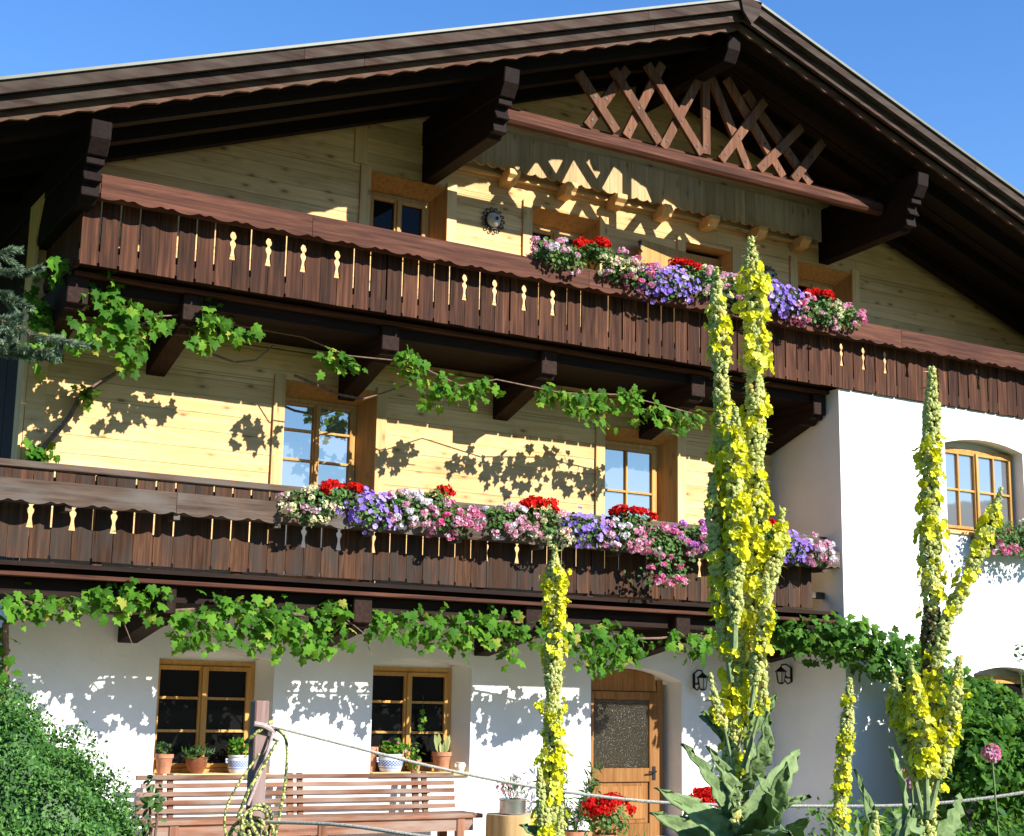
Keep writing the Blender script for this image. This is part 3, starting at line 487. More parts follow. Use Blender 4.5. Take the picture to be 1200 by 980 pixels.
# ---- roof
YF, YB = -1.92, 14.6
XEL, XER = -8.9, 9.4
mb = MB()
def slab(x0, x1, t0, t1, y0, y1, m, rnd=None): m.prism([(x0, roofz(x0)-t1), (x1, roofz(x1)-t1), (x1, roofz(x1)-t0), (x0, roofz(x0)-t0)], 'y', y0, y1, rnd)
slab(XEL, RX, .04, .26, YF+.04, YB, mb); slab(RX, XER, .04, .26, YF+.04, YB, mb)
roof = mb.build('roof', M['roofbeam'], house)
mb = MB(); slab(XEL-.1, RX, .006, .034, YF-.27, YB+.1, mb); slab(RX, XER+.1, .0, .034, YF-.27, YB+.1, mb); mb.build('roof_covering', M['roofing'], roof)
for side in (0, 1):
    xa, xb = ((XEL, RX-.0) if side == 0 else (RX+.0, XER))
    for t0, t1, yy, mat in ((.036, .150, YF-.24, 'rake'), (.145, .265, YF-.15, 'rake')):
        k = 0; x = xa
        while x < xb-.05:
            e = min(xb, x+3.3+random.random()) if xb-x > 4.6 else xb
            b_ = MB(); slab(x+.002, e-.002, t0, t1, yy, yy+.05, b_); b_.build('rake_board', M[mat], roof); x = e
    # scalloped lower board
    n = int((xb-xa)/.03); top = []; bot = []
    for i in range(n+1):
        x = xa+(xb-xa)*i/n; ph = ((x-RX)/.29) % 1.0
        sc = .020*abs(math.sin(math.pi*ph*1.0))+.010*(1 if .44 < ph < .56 else 0)
        top.append((x, roofz(x)-.255)); bot.append((x, roofz(x)-.355+.022-sc))
    b_ = MB(); b_.prism(bot+top[::-1], 'y', YF-.05, YF-.012); b_.build('rake_trim', M['rake_red'], roof)
b_ = MB(); b_.prism([(RX-.16, RZ-.05), (RX+.16, RZ-.05), (RX+.12, RZ-.22), (RX, RZ-.36), (RX-.12, RZ-.22)], 'y', YF-.27, YF-.243); b_.build('ridge_plate', M['rake'], roof)
for yy in np.arange(YF+.35, 1.2, .62):                          # rafters
    for x0, x1 in ((XEL+.1, RX-.01), (RX+.01, XER-.1)):
        r_ = MB(); slab(x0, x1, .262, .385, yy, yy+.13, r_); r_.build('rafter', M['roofbeam'], roof)
for x0, x1 in ((XEL+.02, RX), (RX, XER-.02)):
    r_ = MB()
    for j in range(9): slab(x0, x1, .262, .275, YF+.05+j*.235, YF+.05+j*.235+.05, r_)
    r_.build('soffit_batten', M['roofbeam'], roof)
for k, x in enumerate((-7.12, -2.85, RX, 3.22, 7.45)):            # purlins on stepped brackets
    zt = roofz(x)-.39-(.0 if x == RX else .04)
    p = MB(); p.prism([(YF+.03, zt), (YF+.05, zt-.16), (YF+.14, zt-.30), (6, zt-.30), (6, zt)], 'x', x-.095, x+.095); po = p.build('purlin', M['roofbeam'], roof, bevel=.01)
    if x != RX:
        zb = zt-.302
        p = MB(); prof = [(YF+.17, zb), (YF+.17, zb-.07), (YF+.25, zb-.07), (YF+.25, zb-.12), (YF+.20, zb-.21), (YF+.28, zb-.21), (YF+.28, zb-.25), (YF+.26, zb-.34), (YF+.36, zb-.34), (YF+.40, zb-.38), (0, zb-.44), (0, zb)]
        p.prism(prof, 'x', x-.085, x+.085); p.build('purlin_bracket', M['roofbeam'], roof, bevel=.008)
# curved corner board under the left purlin
mb = MB(); cz = [(0, 3.5), (-.02, 4.6), (-.05, 5.4), (-.12, 5.9), (-.3, 6.2)]
mb.prism([(yv-.04, z) for yv, z in cz]+[(.2, 6.2), (.2, 3.5)], 'x', XL-.07, XL-.035); mb.build('corner_board', M['pine_v'], house)

# ---- gable truss with crossed bars
tr = MB(); tx0, tx1 = -2.735, 3.10
tr.prism([(-1.29, 7.70), (-1.26, 7.665), (-1.19, 7.66), (-1.15, 7.69), (-1.15, 7.79), (-1.19, 7.83), (-1.26, 7.82), (-1.29, 7.78)], 'x', tx0, tx1); truss = tr.build('gable_truss', M['rail'], house)
b_ = MB(); b_.box(tx0, tx1, -1.147, -1.08, 7.74, 7.90); b_.build('tie_beam', M['rail'], truss, bevel=.006)
b_ = MB()
for i in range(22): b_.box(tx0+.02+i*.262, tx0+.02+i*.262+.24, -1.54, -1.502, 7.735, 7.775)
lat = [(((-1.404, 8.29), (-1.084, 7.929)), 1), (((-0.945, 8.469), (-0.473, 7.922)), 1), (((-0.451, 8.639), (0.16, 7.915)), 1), (((-1.086, 8.4), (-1.401, 7.928)), 0), (((-0.513, 8.606), (-0.862, 7.925)), 0), (((0.102, 8.68), (-0.327, 7.9)), 0), (((0.297, 8.652), (0.299, 7.962)), 0), (((0.914, 8.425), (0.507, 7.898)), 1), (((1.435, 8.222), (1.108, 7.894)), 1), (((1.828, 8.08), (1.659, 7.877)), 1), (((0.581, 8.553), (0.928, 7.894)), 0), (((1.116, 8.358), (1.474, 7.914)), 0), (((1.62, 8.19), (1.92, 7.9)), 0)]
for (p, q), front in lat:
    p = Vector((p[0], 0, p[1])); q = Vector((q[0], 0, q[1])); d = (p-q).normalized(); e = q.copy()
    while roofz(e.x)-.42 > e.z and (e-q).length < 2.5: e += d*.03
    yy = -1.225 if front else -1.174; s0 = q-d*.05; b_ = MB()
    b_.bar((s0.x, yy, s0.z), (e.x, yy, e.z), .118, .048, (0,1,0)); bo = b_.build('brace', M['lattice'], truss, bevel=.004)
    for u in (.06, .42): bb = MB(); c_ = q+d*u; bb.tube([(c_.x, yy-.03, c_.z), (c_.x, yy-.02, c_.z)], .017, 8); bb.build('bolt', M['iron'], bo)
# apron of vertical boards under the truss, scalloped ends, on carved beam heads
ap = MB(); x = -2.75
while x < 3.0:
    wv = .165; poly = [(x+.0015, 8.02), (x+.0015, 7.575)]
    for i in range(7): u = i/6; poly.append((x+.0015+(wv-.003)*u, 7.585-.028*abs(math.cos(math.pi*u*1.0))**1.0 if i not in (3,) else 7.59))
    poly += [(x+wv-.0015, 8.02)]; ap.prism(poly, 'y', -.215-random.random()*.004, -.19); x += wv
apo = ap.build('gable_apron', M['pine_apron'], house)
mb = MB(); mb.box(-2.75, 3.05, -.19, -.04, 7.96, 8.02); mb.box(-2.75, 3.05, -.12, -.037, 7.50, 7.535); mb.build('moulding', M['pine'], apo)
for x in (-1.84, -1.03, -.30, .42, 1.15, 1.95, 2.7):
    b_ = MB(); b_.prism([(-.30, 7.56), (-.30, 7.50), (-.25, 7.46), (-.23, 7.42), (-.036, 7.40), (-.036, 7.56)], 'x', x-.075, x+.075); b_.build('beam_head', M['pine_v'], apo, bevel=.006)

# ---- balconies
VASE = [(0, .0035), (.001, .034), (.10, .028), (.30, .017), (.42, .019), (.52, .032), (.60, .034), (.67, .018), (.72, .017), (.78, .032), (.86, .036), (.93, .026), (.99, .019), (1, .0035)]
def railing(name, parent, x0, pitch, n, zb, zt, y, cuts, cz0, cz1, slit0, mat, slit_w=.0105, tight=()):
    joints = []
    for k in range(n+1):
        xj = x0+k*pitch
        if any(abs(xj-c) < pitch*.45 for c in cuts): pr = [(zb, .003), (zb+.02, .0035)]+[(cz0+(cz1-cz0)*t, hw) for t, hw in VASE]+[(zt, .0035)]
        elif k % 9 == 4: pr = [(zb, .002), (zt, .002)]
        else: pr = [(zb, .012), (zb+.03, .012), (zb+.035, .0025), (slit0, .0025), (slit0+.005, slit_w), (zt, slit_w)]
        joints.append((xj, pr))
    m = MB()
    for (xa, pa), (xb, pb) in zip(joints[:-1], joints[1:]):
        j = random.uniform(-.002, .002); zj = random.uniform(-.006, .006)
        poly = [(xb-hw, z+(zj if i == 0 else 0)) for i, (z, hw) in enumerate(pb)]+[(xa+hw, z+(zj if i == 0 else 0)) for i, (z, hw) in list(enumerate(pa))[::-1]]
        m.prism(poly, 'y', y+j, y+j+.026)
    return m.build('railing', mat, parent)
def scallop_board(x0, x1, z0, z1, y, th, mat, parent, period=.37, name='fascia_board'):
    n = int((x1-x0)/.016); bot = []
    for i in range(n+1):
        x = x0+(x1-x0)*i/n; p = ((x+10)/period) % 1
        if p < .62: z = .030*math.sin(math.pi*p/.62)**.7
        elif p < .70 or p > .92: z = 0
        else: z = .014*math.sin(math.pi*(p-.70)/.22)
        bot.append((x, z0+.026-z))
    m = MB(); m.prism(bot+[(x1, z1), (x0, z1)], 'y', y, y+th); return m.build(name, mat, parent)
def bracket(parent, x, z, yf, wid, mat, depth=.0, long=True):
    m = MB(); b1 = z-.26; b2 = z-.62 if long else z-.50
    m.prism([(yf, z), (yf, b1), (yf+.05, b1), (yf+.07, b1-.05), (yf+.14, b1-.05), (yf+.20, b1-.10), (yf+.28, b1-.10), (-.02, b2), (-.02, z)], 'x', x-wid/2, x+wid/2)
    return m.build('bracket', mat, parent, bevel=.008)
# lower balcony
bal = MB(); bal.box(-8.3, XW-.003, -1.18, -.04, 2.495, 2.535); bal.box(-8.3, XW-.003, -1.04, -.10, 2.445, 2.494); low = bal.build('balcony', M['beam_x'], house)
m = MB(); m.box(-8.3, XW-.004, -1.185, -1.05, 2.405, 2.443); m.build('ledge', M['rail'], low, bevel=.004)
m = MB(); m.box(-8.3, XW-.004, -1.02, -.06, 2.25, 2.4); m.build('deck_beam', M['beam_x'], low)
cl = [-7.25, -6.88, -6.5, -4.61, -4.23, -3.84, -2.47, -2.09, -1.69, -1.3, 0.24, 1.0]
railing('railing', low, -7.27-.19*5, .1895, 54, 2.58, 3.38, -1.0, cl, 2.855, 3.13, 2.865, M['plank_old'])
m = MB(); m.box(-8.3, XW-.004, -1.03, -.93, 3.385, 3.45); m.box(-8.3, XW-.004, -.97, -.90, 2.70, 2.78); m.box(-8.3, XW-.004, -.97, -.90, 3.25, 3.33); m.build('handrail', M['rail_old'], low, bevel=.008)
for a, b in ((-8.3, -6.02), (-6.015, -4.2), (-4.195, -1.2), (-1.195, XW-.02)): scallop_board(a, b, 3.04, 3.25, -1.26, .028, M['rail_old'], low)
m = MB(); m.box(-8.3, XW-.02, -1.23, -1.03, 3.06, 3.085)
for x in np.arange(-8.0, 2.2, 1.0): m.box(x-.03, x+.03, -1.23, -1.03, 3.0, 3.058)
m.build('box_shelf', M['rail_old'], low)
for x in np.arange(-8.0, 2.1, 1.36): m = MB(); m.box(x-.045, x+.045, -.97, -.90, 2.536, 3.384); m.build('baluster', M['plank_old'], low)
for x in (-8.0, -6.02, -4.01, -2.01, -.03, 1.9): bracket(low, x, 2.40, -1.12, .2, M['beam'], long=False)
# upper balcony
bal = MB(); bal.box(XL+.05, XW-.003, -1.10, -.04, 5.30, 5.36); bal.box(XW-.002, 8.6, -1.27, -.04, 5.30, 5.36); upb = bal.build('balcony', M['rail'], house)
m = MB(); m.box(XL+.08, XW-.004, -1.13, -1.03, 5.212, 5.252); m.build('ledge', M['rail'], upb, bevel=.004)
m = MB(); m.box(XL+.08, XW-.004, -1.02, -.06, 5.10, 5.298); m.build('deck_beam', M['beam_x'], upb)
cu = [-5.71, -5.34, -4.97, -4.58, -3.07, -2.69, -2.31, -1.92, 2.24, 2.61, 2.98, 3.33, 4.73]
railing('railing', upb, -7.10, .184, 84, 5.262, 6.09, -1.325, cu, 5.545, 5.83, 5.40, M['plank'])
m = MB(); m.box(XL+.06, 8.6, -1.37, -1.26, 6.085, 6.14); m.box(XL+.06, 8.6, -1.297, -1.23, 5.95, 6.02); m.box(XL+.06, 8.6, -1.297, -1.24, 5.42, 5.48); m.build('handrail', M['rail'], upb, bevel=.008)
for a, b in ((-6.99, -4.9), (-4.895, -1.62), (-1.615, .6), (.605, 3.1), (3.105, 6.2), (6.205, 8.6)): scallop_board(a, b, 5.845, 6.07, -1.53, .028, M['rail'], upb)
m = MB(); m.box(-6.99, 8.6, -1.50, -1.33, 5.88, 5.905); m.build('box_shelf', M['rail'], upb)
for x in np.arange(-7.0, 8.6, 1.5): m = MB(); m.box(x-.045, x+.045, -1.297, -1.22, 5.37, 6.08); m.box(x-.04, x+.04, -1.297, -1.0, 5.361, 5.42); m.build('baluster', M['plank'], upb)
m = MB(); m.box(XL+.06, XL+.09, -1.30, -.05, 5.27, 6.08); m.build('end_railing', M['plank'], upb)
for x in (-7.02, -5.91, -3.78, -1.83, .24, 2.13): bracket(upb, x, 5.21, -1.08, .2, M['beam'])
# ================================================================ leaf and flower shapes
VLEAF = [(0,0,0),(.22,-.12,.02),(.50,.05,-.05),(.36,.28,.02),(.52,.55,-.06),(.24,.62,.0),(0,1.0,-.10),(-.24,.62,.0),(-.52,.55,-.06),(-.36,.28,.02),(-.50,.05,-.05),(-.22,-.12,.02),(0,.35,.06)]
VF = [(12,i,i+1) for i in range(0,11)]+[(12,11,0)]
OVAL = [(0,0,0),(.24,.25,.04),(.26,.6,.03),(0,1,-.05),(-.26,.6,.03),(-.24,.25,.04)]; OF = [(0,1,2,3),(0,3,4,5)]
ROUND = [(.5*math.cos(a)*(1 if i%2 else .86),.5+.5*math.sin(a)*(1 if i%2 else .86),.06*(i%2)) for i,a in enumerate([2*math.pi*k/10 for k in range(10)])]+[(0,.45,-.06)]; RF = [(10,i,(i+1)%10) for i in range(10)]
BOXL = [(0,0,0),(.27,.5,.05),(0,1,-.05),(-.27,.5,.05)]
LANCE = [(0,0,0),(.09,.35,.02),(0,1,-.06),(-.09,.35,.02)]; LF = [(0,1,2,3)]
def flower5(cup=.25, n=5, inner=.12):
    V = [(0,0,0)]; F = []
    for i in range(n):
        a = 2*math.pi*i/n; d = math.pi/n*.92
        b = len(V); V += [(.28*math.cos(a-d*.7),.28*math.sin(a-d*.7),cup*.3),(.95*math.cos(a-d*.55),.95*math.sin(a-d*.55),cup),(1.06*math.cos(a),1.06*math.sin(a),cup*.9),(.95*math.cos(a+d*.55),.95*math.sin(a+d*.55),cup),(.28*math.cos(a+d*.7),.28*math.sin(a+d*.7),cup*.3)]
        F.append((0,b,b+1,b+2,b+3,b+4))
    return V, F
F5V, F5F = flower5(); FCV, FCF = flower5(.6)
def lobed(cup, n=5, dip=.12):
    k = n*4; V = [(0,0,0)]+[((1-dip*(1 if i%4 == 0 else 0))*math.cos(2*math.pi*i/k), (1-dip*(1 if i%4 == 0 else 0))*math.sin(2*math.pi*i/k), cup*(1+.35*math.cos(i*math.pi/2))) for i in range(k)]
    return V, [(0, 1+i, 1+(i+1)%k) for i in range(k)]
LBV, LBF = lobed(.40, 5, .22); PTV, PTF = lobed(.28, 5, .10)
ICO = None
def ico():
    global ICO
    if ICO is None:
        bm = bmesh.new(); bmesh.ops.create_icosphere(bm, subdivisions=1, radius=1); ICO = ([tuple(v.co) for v in bm.verts], [tuple(v.index for v in f.verts) for f in bm.faces]); bm.free()
    return ICO
def sphere_pts(n, hemi=None):
    v = rng.normal(size=(n, 3)); v /= np.linalg.norm(v, axis=1, keepdims=True)
    if hemi is not None: d = (v*hemi).sum(1); v[d < -.25] *= -1
    return v
SUNV = np.array(SUN)
# ---------------------------------------------------------------- grape vines on the front
def vine_leaves(mb, blobs, y, dens=1.0, ysp=.16, size=(.06, .13)):
    for x, z, rx, rz in blobs:
        n = max(5, int(rx*rz*1150*dens)); p = rng.normal(size=(n, 3))*.5; p = np.clip(p, -1.15, 1.15)
        pos = np.stack([x+p[:,0]*rx*1.15, y+p[:,1]*ysp, z+p[:,2]*rz*1.15], 1)
        nr = np.array([.1, -1.0, .45])+rng.normal(size=(n, 3))*.55; up = np.tile([0, -.15, -1.0], (n, 1))
        mb.scatter(VLEAF, VF, pos, nr, rng.uniform(*size, n), up, 1.4)
VL = DATA['vine_low']; VU = DATA['vine_up']
v = thing('grapevine', (-7.2, -.3, -.2), 'leafy grapevine trained along under the lower balcony above the white wall', 'vine')
m = MB(); m.tube([(-7.25,-.25,-.2),(-7.3,-.3,.6),(-7.22,-.4,1.3),(-7.35,-.7,2.0),(-7.1,-1.05,2.2)], [.045,.04,.035,.03,.025]); 
pth = [(-7.3,-1.05,2.2)]+[(x, -1.05+.06*math.sin(x*3), 2.17+.06*math.sin(x*2.1)) for x in np.arange(-7.0, .6, .35)]
m.tube(pth, .012, 6); 
for x in np.arange(-6.6, .2, .8): m.tube([(x,-1.05,2.2),(x+.2,-1.1,2.05),(x+.32,-1.1,1.9+.1*math.sin(x*5))], [.008,.006,.003], 5)
m.build('cane', M['stem'], v, smooth=True)
m = MB(); vine_leaves(m, VL, -1.10, 1.15)
vine_leaves(m, [(-7.45,1.9,.18,.25),(-7.42,1.5,.12,.2),(-7.35,1.2,.1,.15),(-7.5,2.2,.15,.15)], -.55, 1.2)
m.build('foliage', M['vine'], v)
v = thing('grapevine', (-7.1, -.12, 3.4), 'grapevine climbing the sunlit pine wall and hanging in clumps below the upper balcony', 'vine')
m = MB(); m.tube([(-7.16,-.1,2.56)]+[tuple(p) for p in DATA['vine_stem']]+[(-6.2,-1.0,4.95)], [.03,.028,.027,.026,.024,.022,.02,.018,.014,.012], 8)
for br in DATA['vine_branch']: m.tube(br, [.017,.015,.012,.009,.006][:len(br)], 7)
m.tube([(-6.3,-.98,4.95),(-5.9,-.9,5.05),(-5.3,-.7,5.07),(-4.6,-.7,5.05),(-4.2,-.95,4.86),(-3.5,-1.0,4.88),(-2.9,-1.0,4.70),(-2.4,-.9,4.85),(-1.6,-1.0,4.78),(-.8,-1.0,4.86),(.2,-1.0,4.76)], .007, 6)
m.build('cane', M['stem'], v, smooth=True)
m = MB(); vine_leaves(m, VU, -1.02, 1.25, size=(.06,.125)); vine_leaves(m, [(x,z,.11,.10) for x,y,z in DATA['vine_leafcl']], -.17, 1.3, .06, (.07,.12))
vine_leaves(m, [(-7.2,4.7,.12,.3),(-7.25,5.0,.15,.2)], -.6, 1.1)
m.build('foliage', M['vine'], v)
# climber round the wing
v = thing('climbing_ivy', (2.4, -1.6, -.2), 'dense green climber spreading over the white wing behind the tall yellow mulleins', 'climber')
m = MB(); m.tube([(3.4,-1.7,-.2),(3.3,-1.55,.8),(3.0,-1.55,1.6),(2.4,-1.5,2.1),(1.6,-1.15,2.25)], [.035,.03,.025,.018,.01]); m.tube([(3.3,-1.55,.9),(3.9,-1.6,1.5),(4.4,-1.6,1.8)], [.025,.02,.01]); m.build('cane', M['stem'], v, smooth=True)
m = MB()
for x, y, z, rx, rz in [q for i_, q in enumerate(DATA['ivy']) if i_ not in (3, 7)]:
    n = int(rx*rz*1500); p = np.clip(rng.normal(size=(n,3))*.5, -1.1, 1.1); pos = np.stack([x+p[:,0]*rx, y+p[:,1]*.30, z+p[:,2]*rz], 1)
    m.scatter(VLEAF, VF, pos, np.array([0,-.8,.7])+rng.normal(size=(n,3))*.6, rng.uniform(.07,.13,n), np.tile([.2,-.3,-.9],(n,1)), 1.6)
m.build('foliage', M['ivy'], v)
def bush(name, label, cat, base, blobs, mat, n, size, tpl=(OVAL, OF), stems=True, shell=True, up=None, group=None, core=0):
    t = thing(name, base, label, cat, group); m = MB()
    tot = sum((r[0]*r[2])**.8 for _, r in blobs)
    for c, r in blobs:
        k = int(n*(r[0]*r[2])**.8/tot); d = sphere_pts(k, np.array([-.3,-.5,.5])); q = np.clip(rng.normal(.985, .03, k), .8, 1.04) if shell else rng.random(k)**.45
        lump = 1+.10*np.sin(d[:,0]*9+c[0]*5)*np.sin(d[:,2]*8+c[1]*3)+.06*np.sin(d[:,1]*17+d[:,2]*13)
        pos = np.array(c)+d*np.array(r)*(q*lump)[:,None]; ok = pos[:,2] > -.18
        m.scatter(*tpl, pos[ok], d[ok]*.8+rng.normal(size=(ok.sum(),3))*.6+np.array([0,-.1,.3]), rng.uniform(*size, ok.sum()), d[ok]*.5+np.array([0,0,.6]), 1.6)
    if core:
        iv = []; bmx = bmesh.new(); bmesh.ops.create_icosphere(bmx, subdivisions=3, radius=1); iv = [np.array(v.co) for v in bmx.verts]; iF = [tuple(v.index for v in f.verts) for f in bmx.faces]; bmx.free()
        for c, r in blobs: m.add([tuple(np.array(c)+d_*np.array(r)*core*(1+.10*math.sin(d_[0]*9+c[0]*5)*math.sin(d_[2]*8+c[1]*3)+.06*math.sin(d_[1]*17+d_[2]*13))) for d_ in iv], iF, .0)
    m.build('foliage', mat, t)
    if stems:
        m = MB()
        for c, r in blobs:
            for _ in range(3):
                e = np.array(c)+rng.normal(size=3)*np.array(r)*.4; m.tube([base, (np.array(base)*.5+e*.5+rng.normal(size=3)*.05), e], [.022,.016,.006], 6)
        m.build('stem', M['stem'], t, smooth=True)
    return t
B = [((3.0,-2.0,1.35),(.5,.5,.42)),((3.6,-2.2,1.05),(.7,.6,.55)),((2.9,-2.5,.75),(.55,.5,.6)),((3.7,-2.6,.6),(.8,.6,.65)),((4.6,-2.3,.85),(.8,.6,.6)),((5.4,-2.4,.6),(.8,.6,.7)),((3.7,-1.9,1.5),(.4,.4,.25)),((6.2,-2.2,1.0),(.9,.6,.7))]
bush('shrub', 'big dark green leafy shrub filling the corner below the wing window', 'shrub', (3.7,-2.4,-.2), B, M['ivy'], 8500, (.06,.12), (VLEAF, VF), core=.6)
hb = [((-8.58,-5.78,.15),(.82,.82,1.20)),((-8.25,-6.0,.0),(.64,.62,.96)),((-9.3,-5.5,.2),(.8,.8,1.05))]
bush('hedge', 'clipped rounded boxwood hedge at the lower left in front of the white wall', 'hedge', (-8.7,-5.75,-.2), hb, M['box'], 90000, (.020,.038), (BOXL, LF), core=.95)
sb = [((-7.84,-6.05,.56),(.14,.14,.22)),((-7.70,-6.15,.74),(.07,.07,.20)),((-7.95,-5.9,.5),(.17,.17,.22)),((-7.74,-6.1,.45),(.12,.12,.16))]
bush('rose_bush', 'thin leafy rose bush growing between the hedge and the bench', 'bush', (-7.75,-6.05,-.2), sb, M['shrub'], 330, (.03,.065), shell=False)
# spruce whose branch tips come in from the left
t = thing('spruce_tree', (-8.95,-4.82,-.2), 'blue green spruce reaching its needled branch tips in from the left edge', 'tree')
tx, ty = -9.95, -5.0; m = MB(); m.tube([(tx,ty,-.2),(tx,ty,3),(tx,ty,6.5),(tx,ty,8)], [.14,.10,.05,.02], 10); t.location = (tx,ty,-.2); m.build('trunk', M['stem'], t, smooth=True)
m = MB(); tw = MB()
def needles(a, b, dens=900, ln=.036):
    a = np.array(a); b = np.array(b); d = b-a; L_ = np.linalg.norm(d); n = max(6, int(L_*dens)); u = rng.random(n); pos = a+u[:,None]*d
    rad = rng.normal(size=(n,3)); rad -= (rad@d/L_**2)[:,None]*d; rad /= np.linalg.norm(rad,axis=1,keepdims=True); y = rad*.8+d/L_*.75
    m.scatter([(0,0,0),(.09,.1,0),(0,1,0),(-.09,.1,0)], [(0,1,2,3)], pos, np.cross(y, rng.normal(size=(n,3))), rng.uniform(ln*.8,ln*1.25,n), y, .1)
for br in DATA['spruce']:
    br = [(tx,ty,br[0][2]+.15)]+[tuple(p) for p in br]; tw.tube(br, [.02]+[.012]*(len(br)-2)+[.004], 6)
    for a, b in zip(br[1:-1], br[2:]):
        needles(a, b, 2600); A = np.array(a); Bv = np.array(b); L_ = np.linalg.norm(Bv-A)
        for k in range(int(L_/.045)):
            s = A+(Bv-A)*random.random(); d = (Bv-A)/L_*.6+rng.normal(size=3)*np.array([.55,.55,.28]); d /= np.linalg.norm(d); e = s+d*random.uniform(.07,.16); tw.tube([s, e], [.004,.002], 5); needles(s, e, 2400)
for k in range(64):                                              # the rest of the crown, outside the picture
    z = random.uniform(1.2, 7.6); a = k*2.399; R_ = min(1.55, (8.2-z)*.42); R_ = min(R_, .95) if math.cos(a) > .1 and math.sin(a) < .8 else R_
    e = np.array([tx+R_*math.cos(a), ty+R_*math.sin(a), z-.25*R_]); s_ = np.array([tx, ty, z]); tw.tube([s_, e], [.02,.004], 5); needles(s_+(e-s_)*.15, e, 700, .05)
    for q in range(7):
        u = random.uniform(.25, .95); c_ = s_+(e-s_)*u; dv = np.array([math.cos(a+random.choice((-.8,.8))), math.sin(a+random.choice((-.8,.8))), -.15]); f_ = c_+dv*R_*.30*(1.15-u); tw.tube([c_, f_], [.005,.002], 4); needles(c_, f_, 800, .05)
m.build('needles', M['needle'], t); tw.tube([(tx,ty,.5),(tx,ty,7.9)], .015, 5); tw.build('branch', M['stem'], t)

# ---------------------------------------------------------------- flower boxes and the plants in them
def flower_box(x0, x1, y, z, label, group):
    t = thing('flower_box', ((x0+x1)/2, y, z), label, 'flower box', group)
    m = MB(); h = .17; d = .16
    m.add([(x0+.02,y-d/2+.02,z),(x1-.02,y-d/2+.02,z),(x1-.02,y+d/2-.02,z),(x0+.02,y+d/2-.02,z),(x0,y-d/2,z+h),(x1,y-d/2,z+h),(x1,y+d/2,z+h),(x0,y+d/2,z+h)], [(0,3,2,1),(4,5,6,7),(0,1,5,4),(1,2,6,5),(2,3,7,6),(3,0,4,7)])
    m.box(x0-.01,x1+.01,y-d/2-.012,y-d/2-.001,z+h-.03,z+h+.004); m.box(x0-.01,x1+.01,y+d/2+.001,y+d/2+.012,z+h-.03,z+h+.004)
    m.build('trough', M['box_brown'], t); s = MB(); s.box(x0+.015,x1-.015,y-d/2+.015,y+d/2-.015,z+h+.001,z+h+.012); s.build('soil', M['soil'], t)
M['box_brown'] = plain('brown_trough', (.10,.055,.035), .7, noise=.2)
PET = dict(red=('red',), pink=('pink','white'), rose=('rose','pink'), cream=('cream','pink'), violet=('violet',), mauve=('mauve','pink'))
def flower_plant(kind, base, c, label, group, r=(.24,.20,.20), nl=230, heads=13, trail=0, cat=None):
    name = {'red':'geranium','violet':'petunia','cream':'daisy_bush'}.get(kind, 'ivy_geranium')
    t = thing(name, base, label, cat or {'red':'geranium','violet':'petunia','cream':'flowers'}.get(kind,'geranium'), group)
    m = MB(); d = sphere_pts(nl); q = rng.random(nl)**.4
    pos = np.array(c)+d*np.array(r)*q[:,None]*np.array([1.05,1,1.0]); 
    m.scatter(ROUND, RF, pos, d+np.array([.1,-.5,.6])+rng.normal(size=(nl,3))*.5, rng.uniform(.026,.055,nl)); 
    if trail: 
        k = int(nl*.4); pos = np.array(c)+np.stack([rng.normal(size=k)*r[0]*.6, -r[1]*.7+rng.normal(size=k)*.04, -rng.random(k)*(r[2]+trail)],1); m.scatter(ROUND, RF, pos, np.array([0,-1,.4])+rng.normal(size=(k,3))*.5, rng.uniform(.03,.05,k))
    m.build('foliage', M['ger'], t)
    s = MB()
    for _ in range(4): s.tube([base, np.array(c)+rng.normal(size=3)*np.array(r)*.4], [.006,.003], 5)
    s.build('stem', M['greenstem'], t)
    bl = MB(); mats = [M[k] for k in PET[kind]]
    if kind == 'violet':
        k = heads*5; d = sphere_pts(k, np.array([-.3,-.9,.2])); pos = np.array(c)+d*np.array(r)*rng.uniform(.62,1.3,k)[:,None]*np.array([1.15,1,1]); bl.scatter(PTV, PTF, pos, d+np.array([-.1,-.7,.3])+rng.normal(size=(k,3))*.25, rng.uniform(.024,.036,k))
    else:
        for h in range(heads):
            d = sphere_pts(1, np.array([-.35,-.8,.35 if kind != 'red' else 1.0]))[0]; 
            if kind == 'red': d = np.array([d[0], d[1]*.6, abs(d[2])+.3]); d /= np.linalg.norm(d)
            p = np.array(c)+d*np.array(r)*random.uniform(.92,1.15)
            if trail and random.random() < .35: p = np.array(c)+np.array([random.gauss(0,r[0]*.5), -r[1]*.95, -r[2]-random.random()*trail])
            big = kind == 'red'; k = 44 if big else (16 if kind != 'cream' else 14); rr = random.uniform(.046,.066) if big else random.uniform(.026,.046)
            dd = sphere_pts(k, d); fl_ = np.array([1.25,1,.8])*random.uniform(.8,1.2); bl.scatter(LBV, LBF, p+dd*rr*fl_*rng.uniform(.45,1.2,k)[:,None], dd+rng.normal(size=(k,3))*.3, rng.uniform(.014,.023,k) if kind != 'cream' else rng.uniform(.012,.018,k), mi=(1 if len(mats) > 1 and random.random() < .33 else 0))
    bl.build('blossoms', mats, t)
GB1 = 'flower boxes along the lower balcony'; GB2 = 'flower boxes along the upper balcony'
for x0, x1, nm in ((-4.95,-3.62,'brown flower box at the left end of the lower row, below the two-sash pine window'),(-3.58,-2.32,'brown lower balcony flower box in front of bare pine wall, holding pink geraniums'),(-2.28,-1.02,'brown lower balcony flower box with violet petunias, left of the single-sash pine window'),(-.98,.30,'brown flower box below the single-sash pine window, with long trailing pink geraniums'),(.95,2.05,'brown flower box at the right end of the lower balcony against the white wing')):
    flower_box(x0, x1, -1.135, 3.088, nm, GB1)
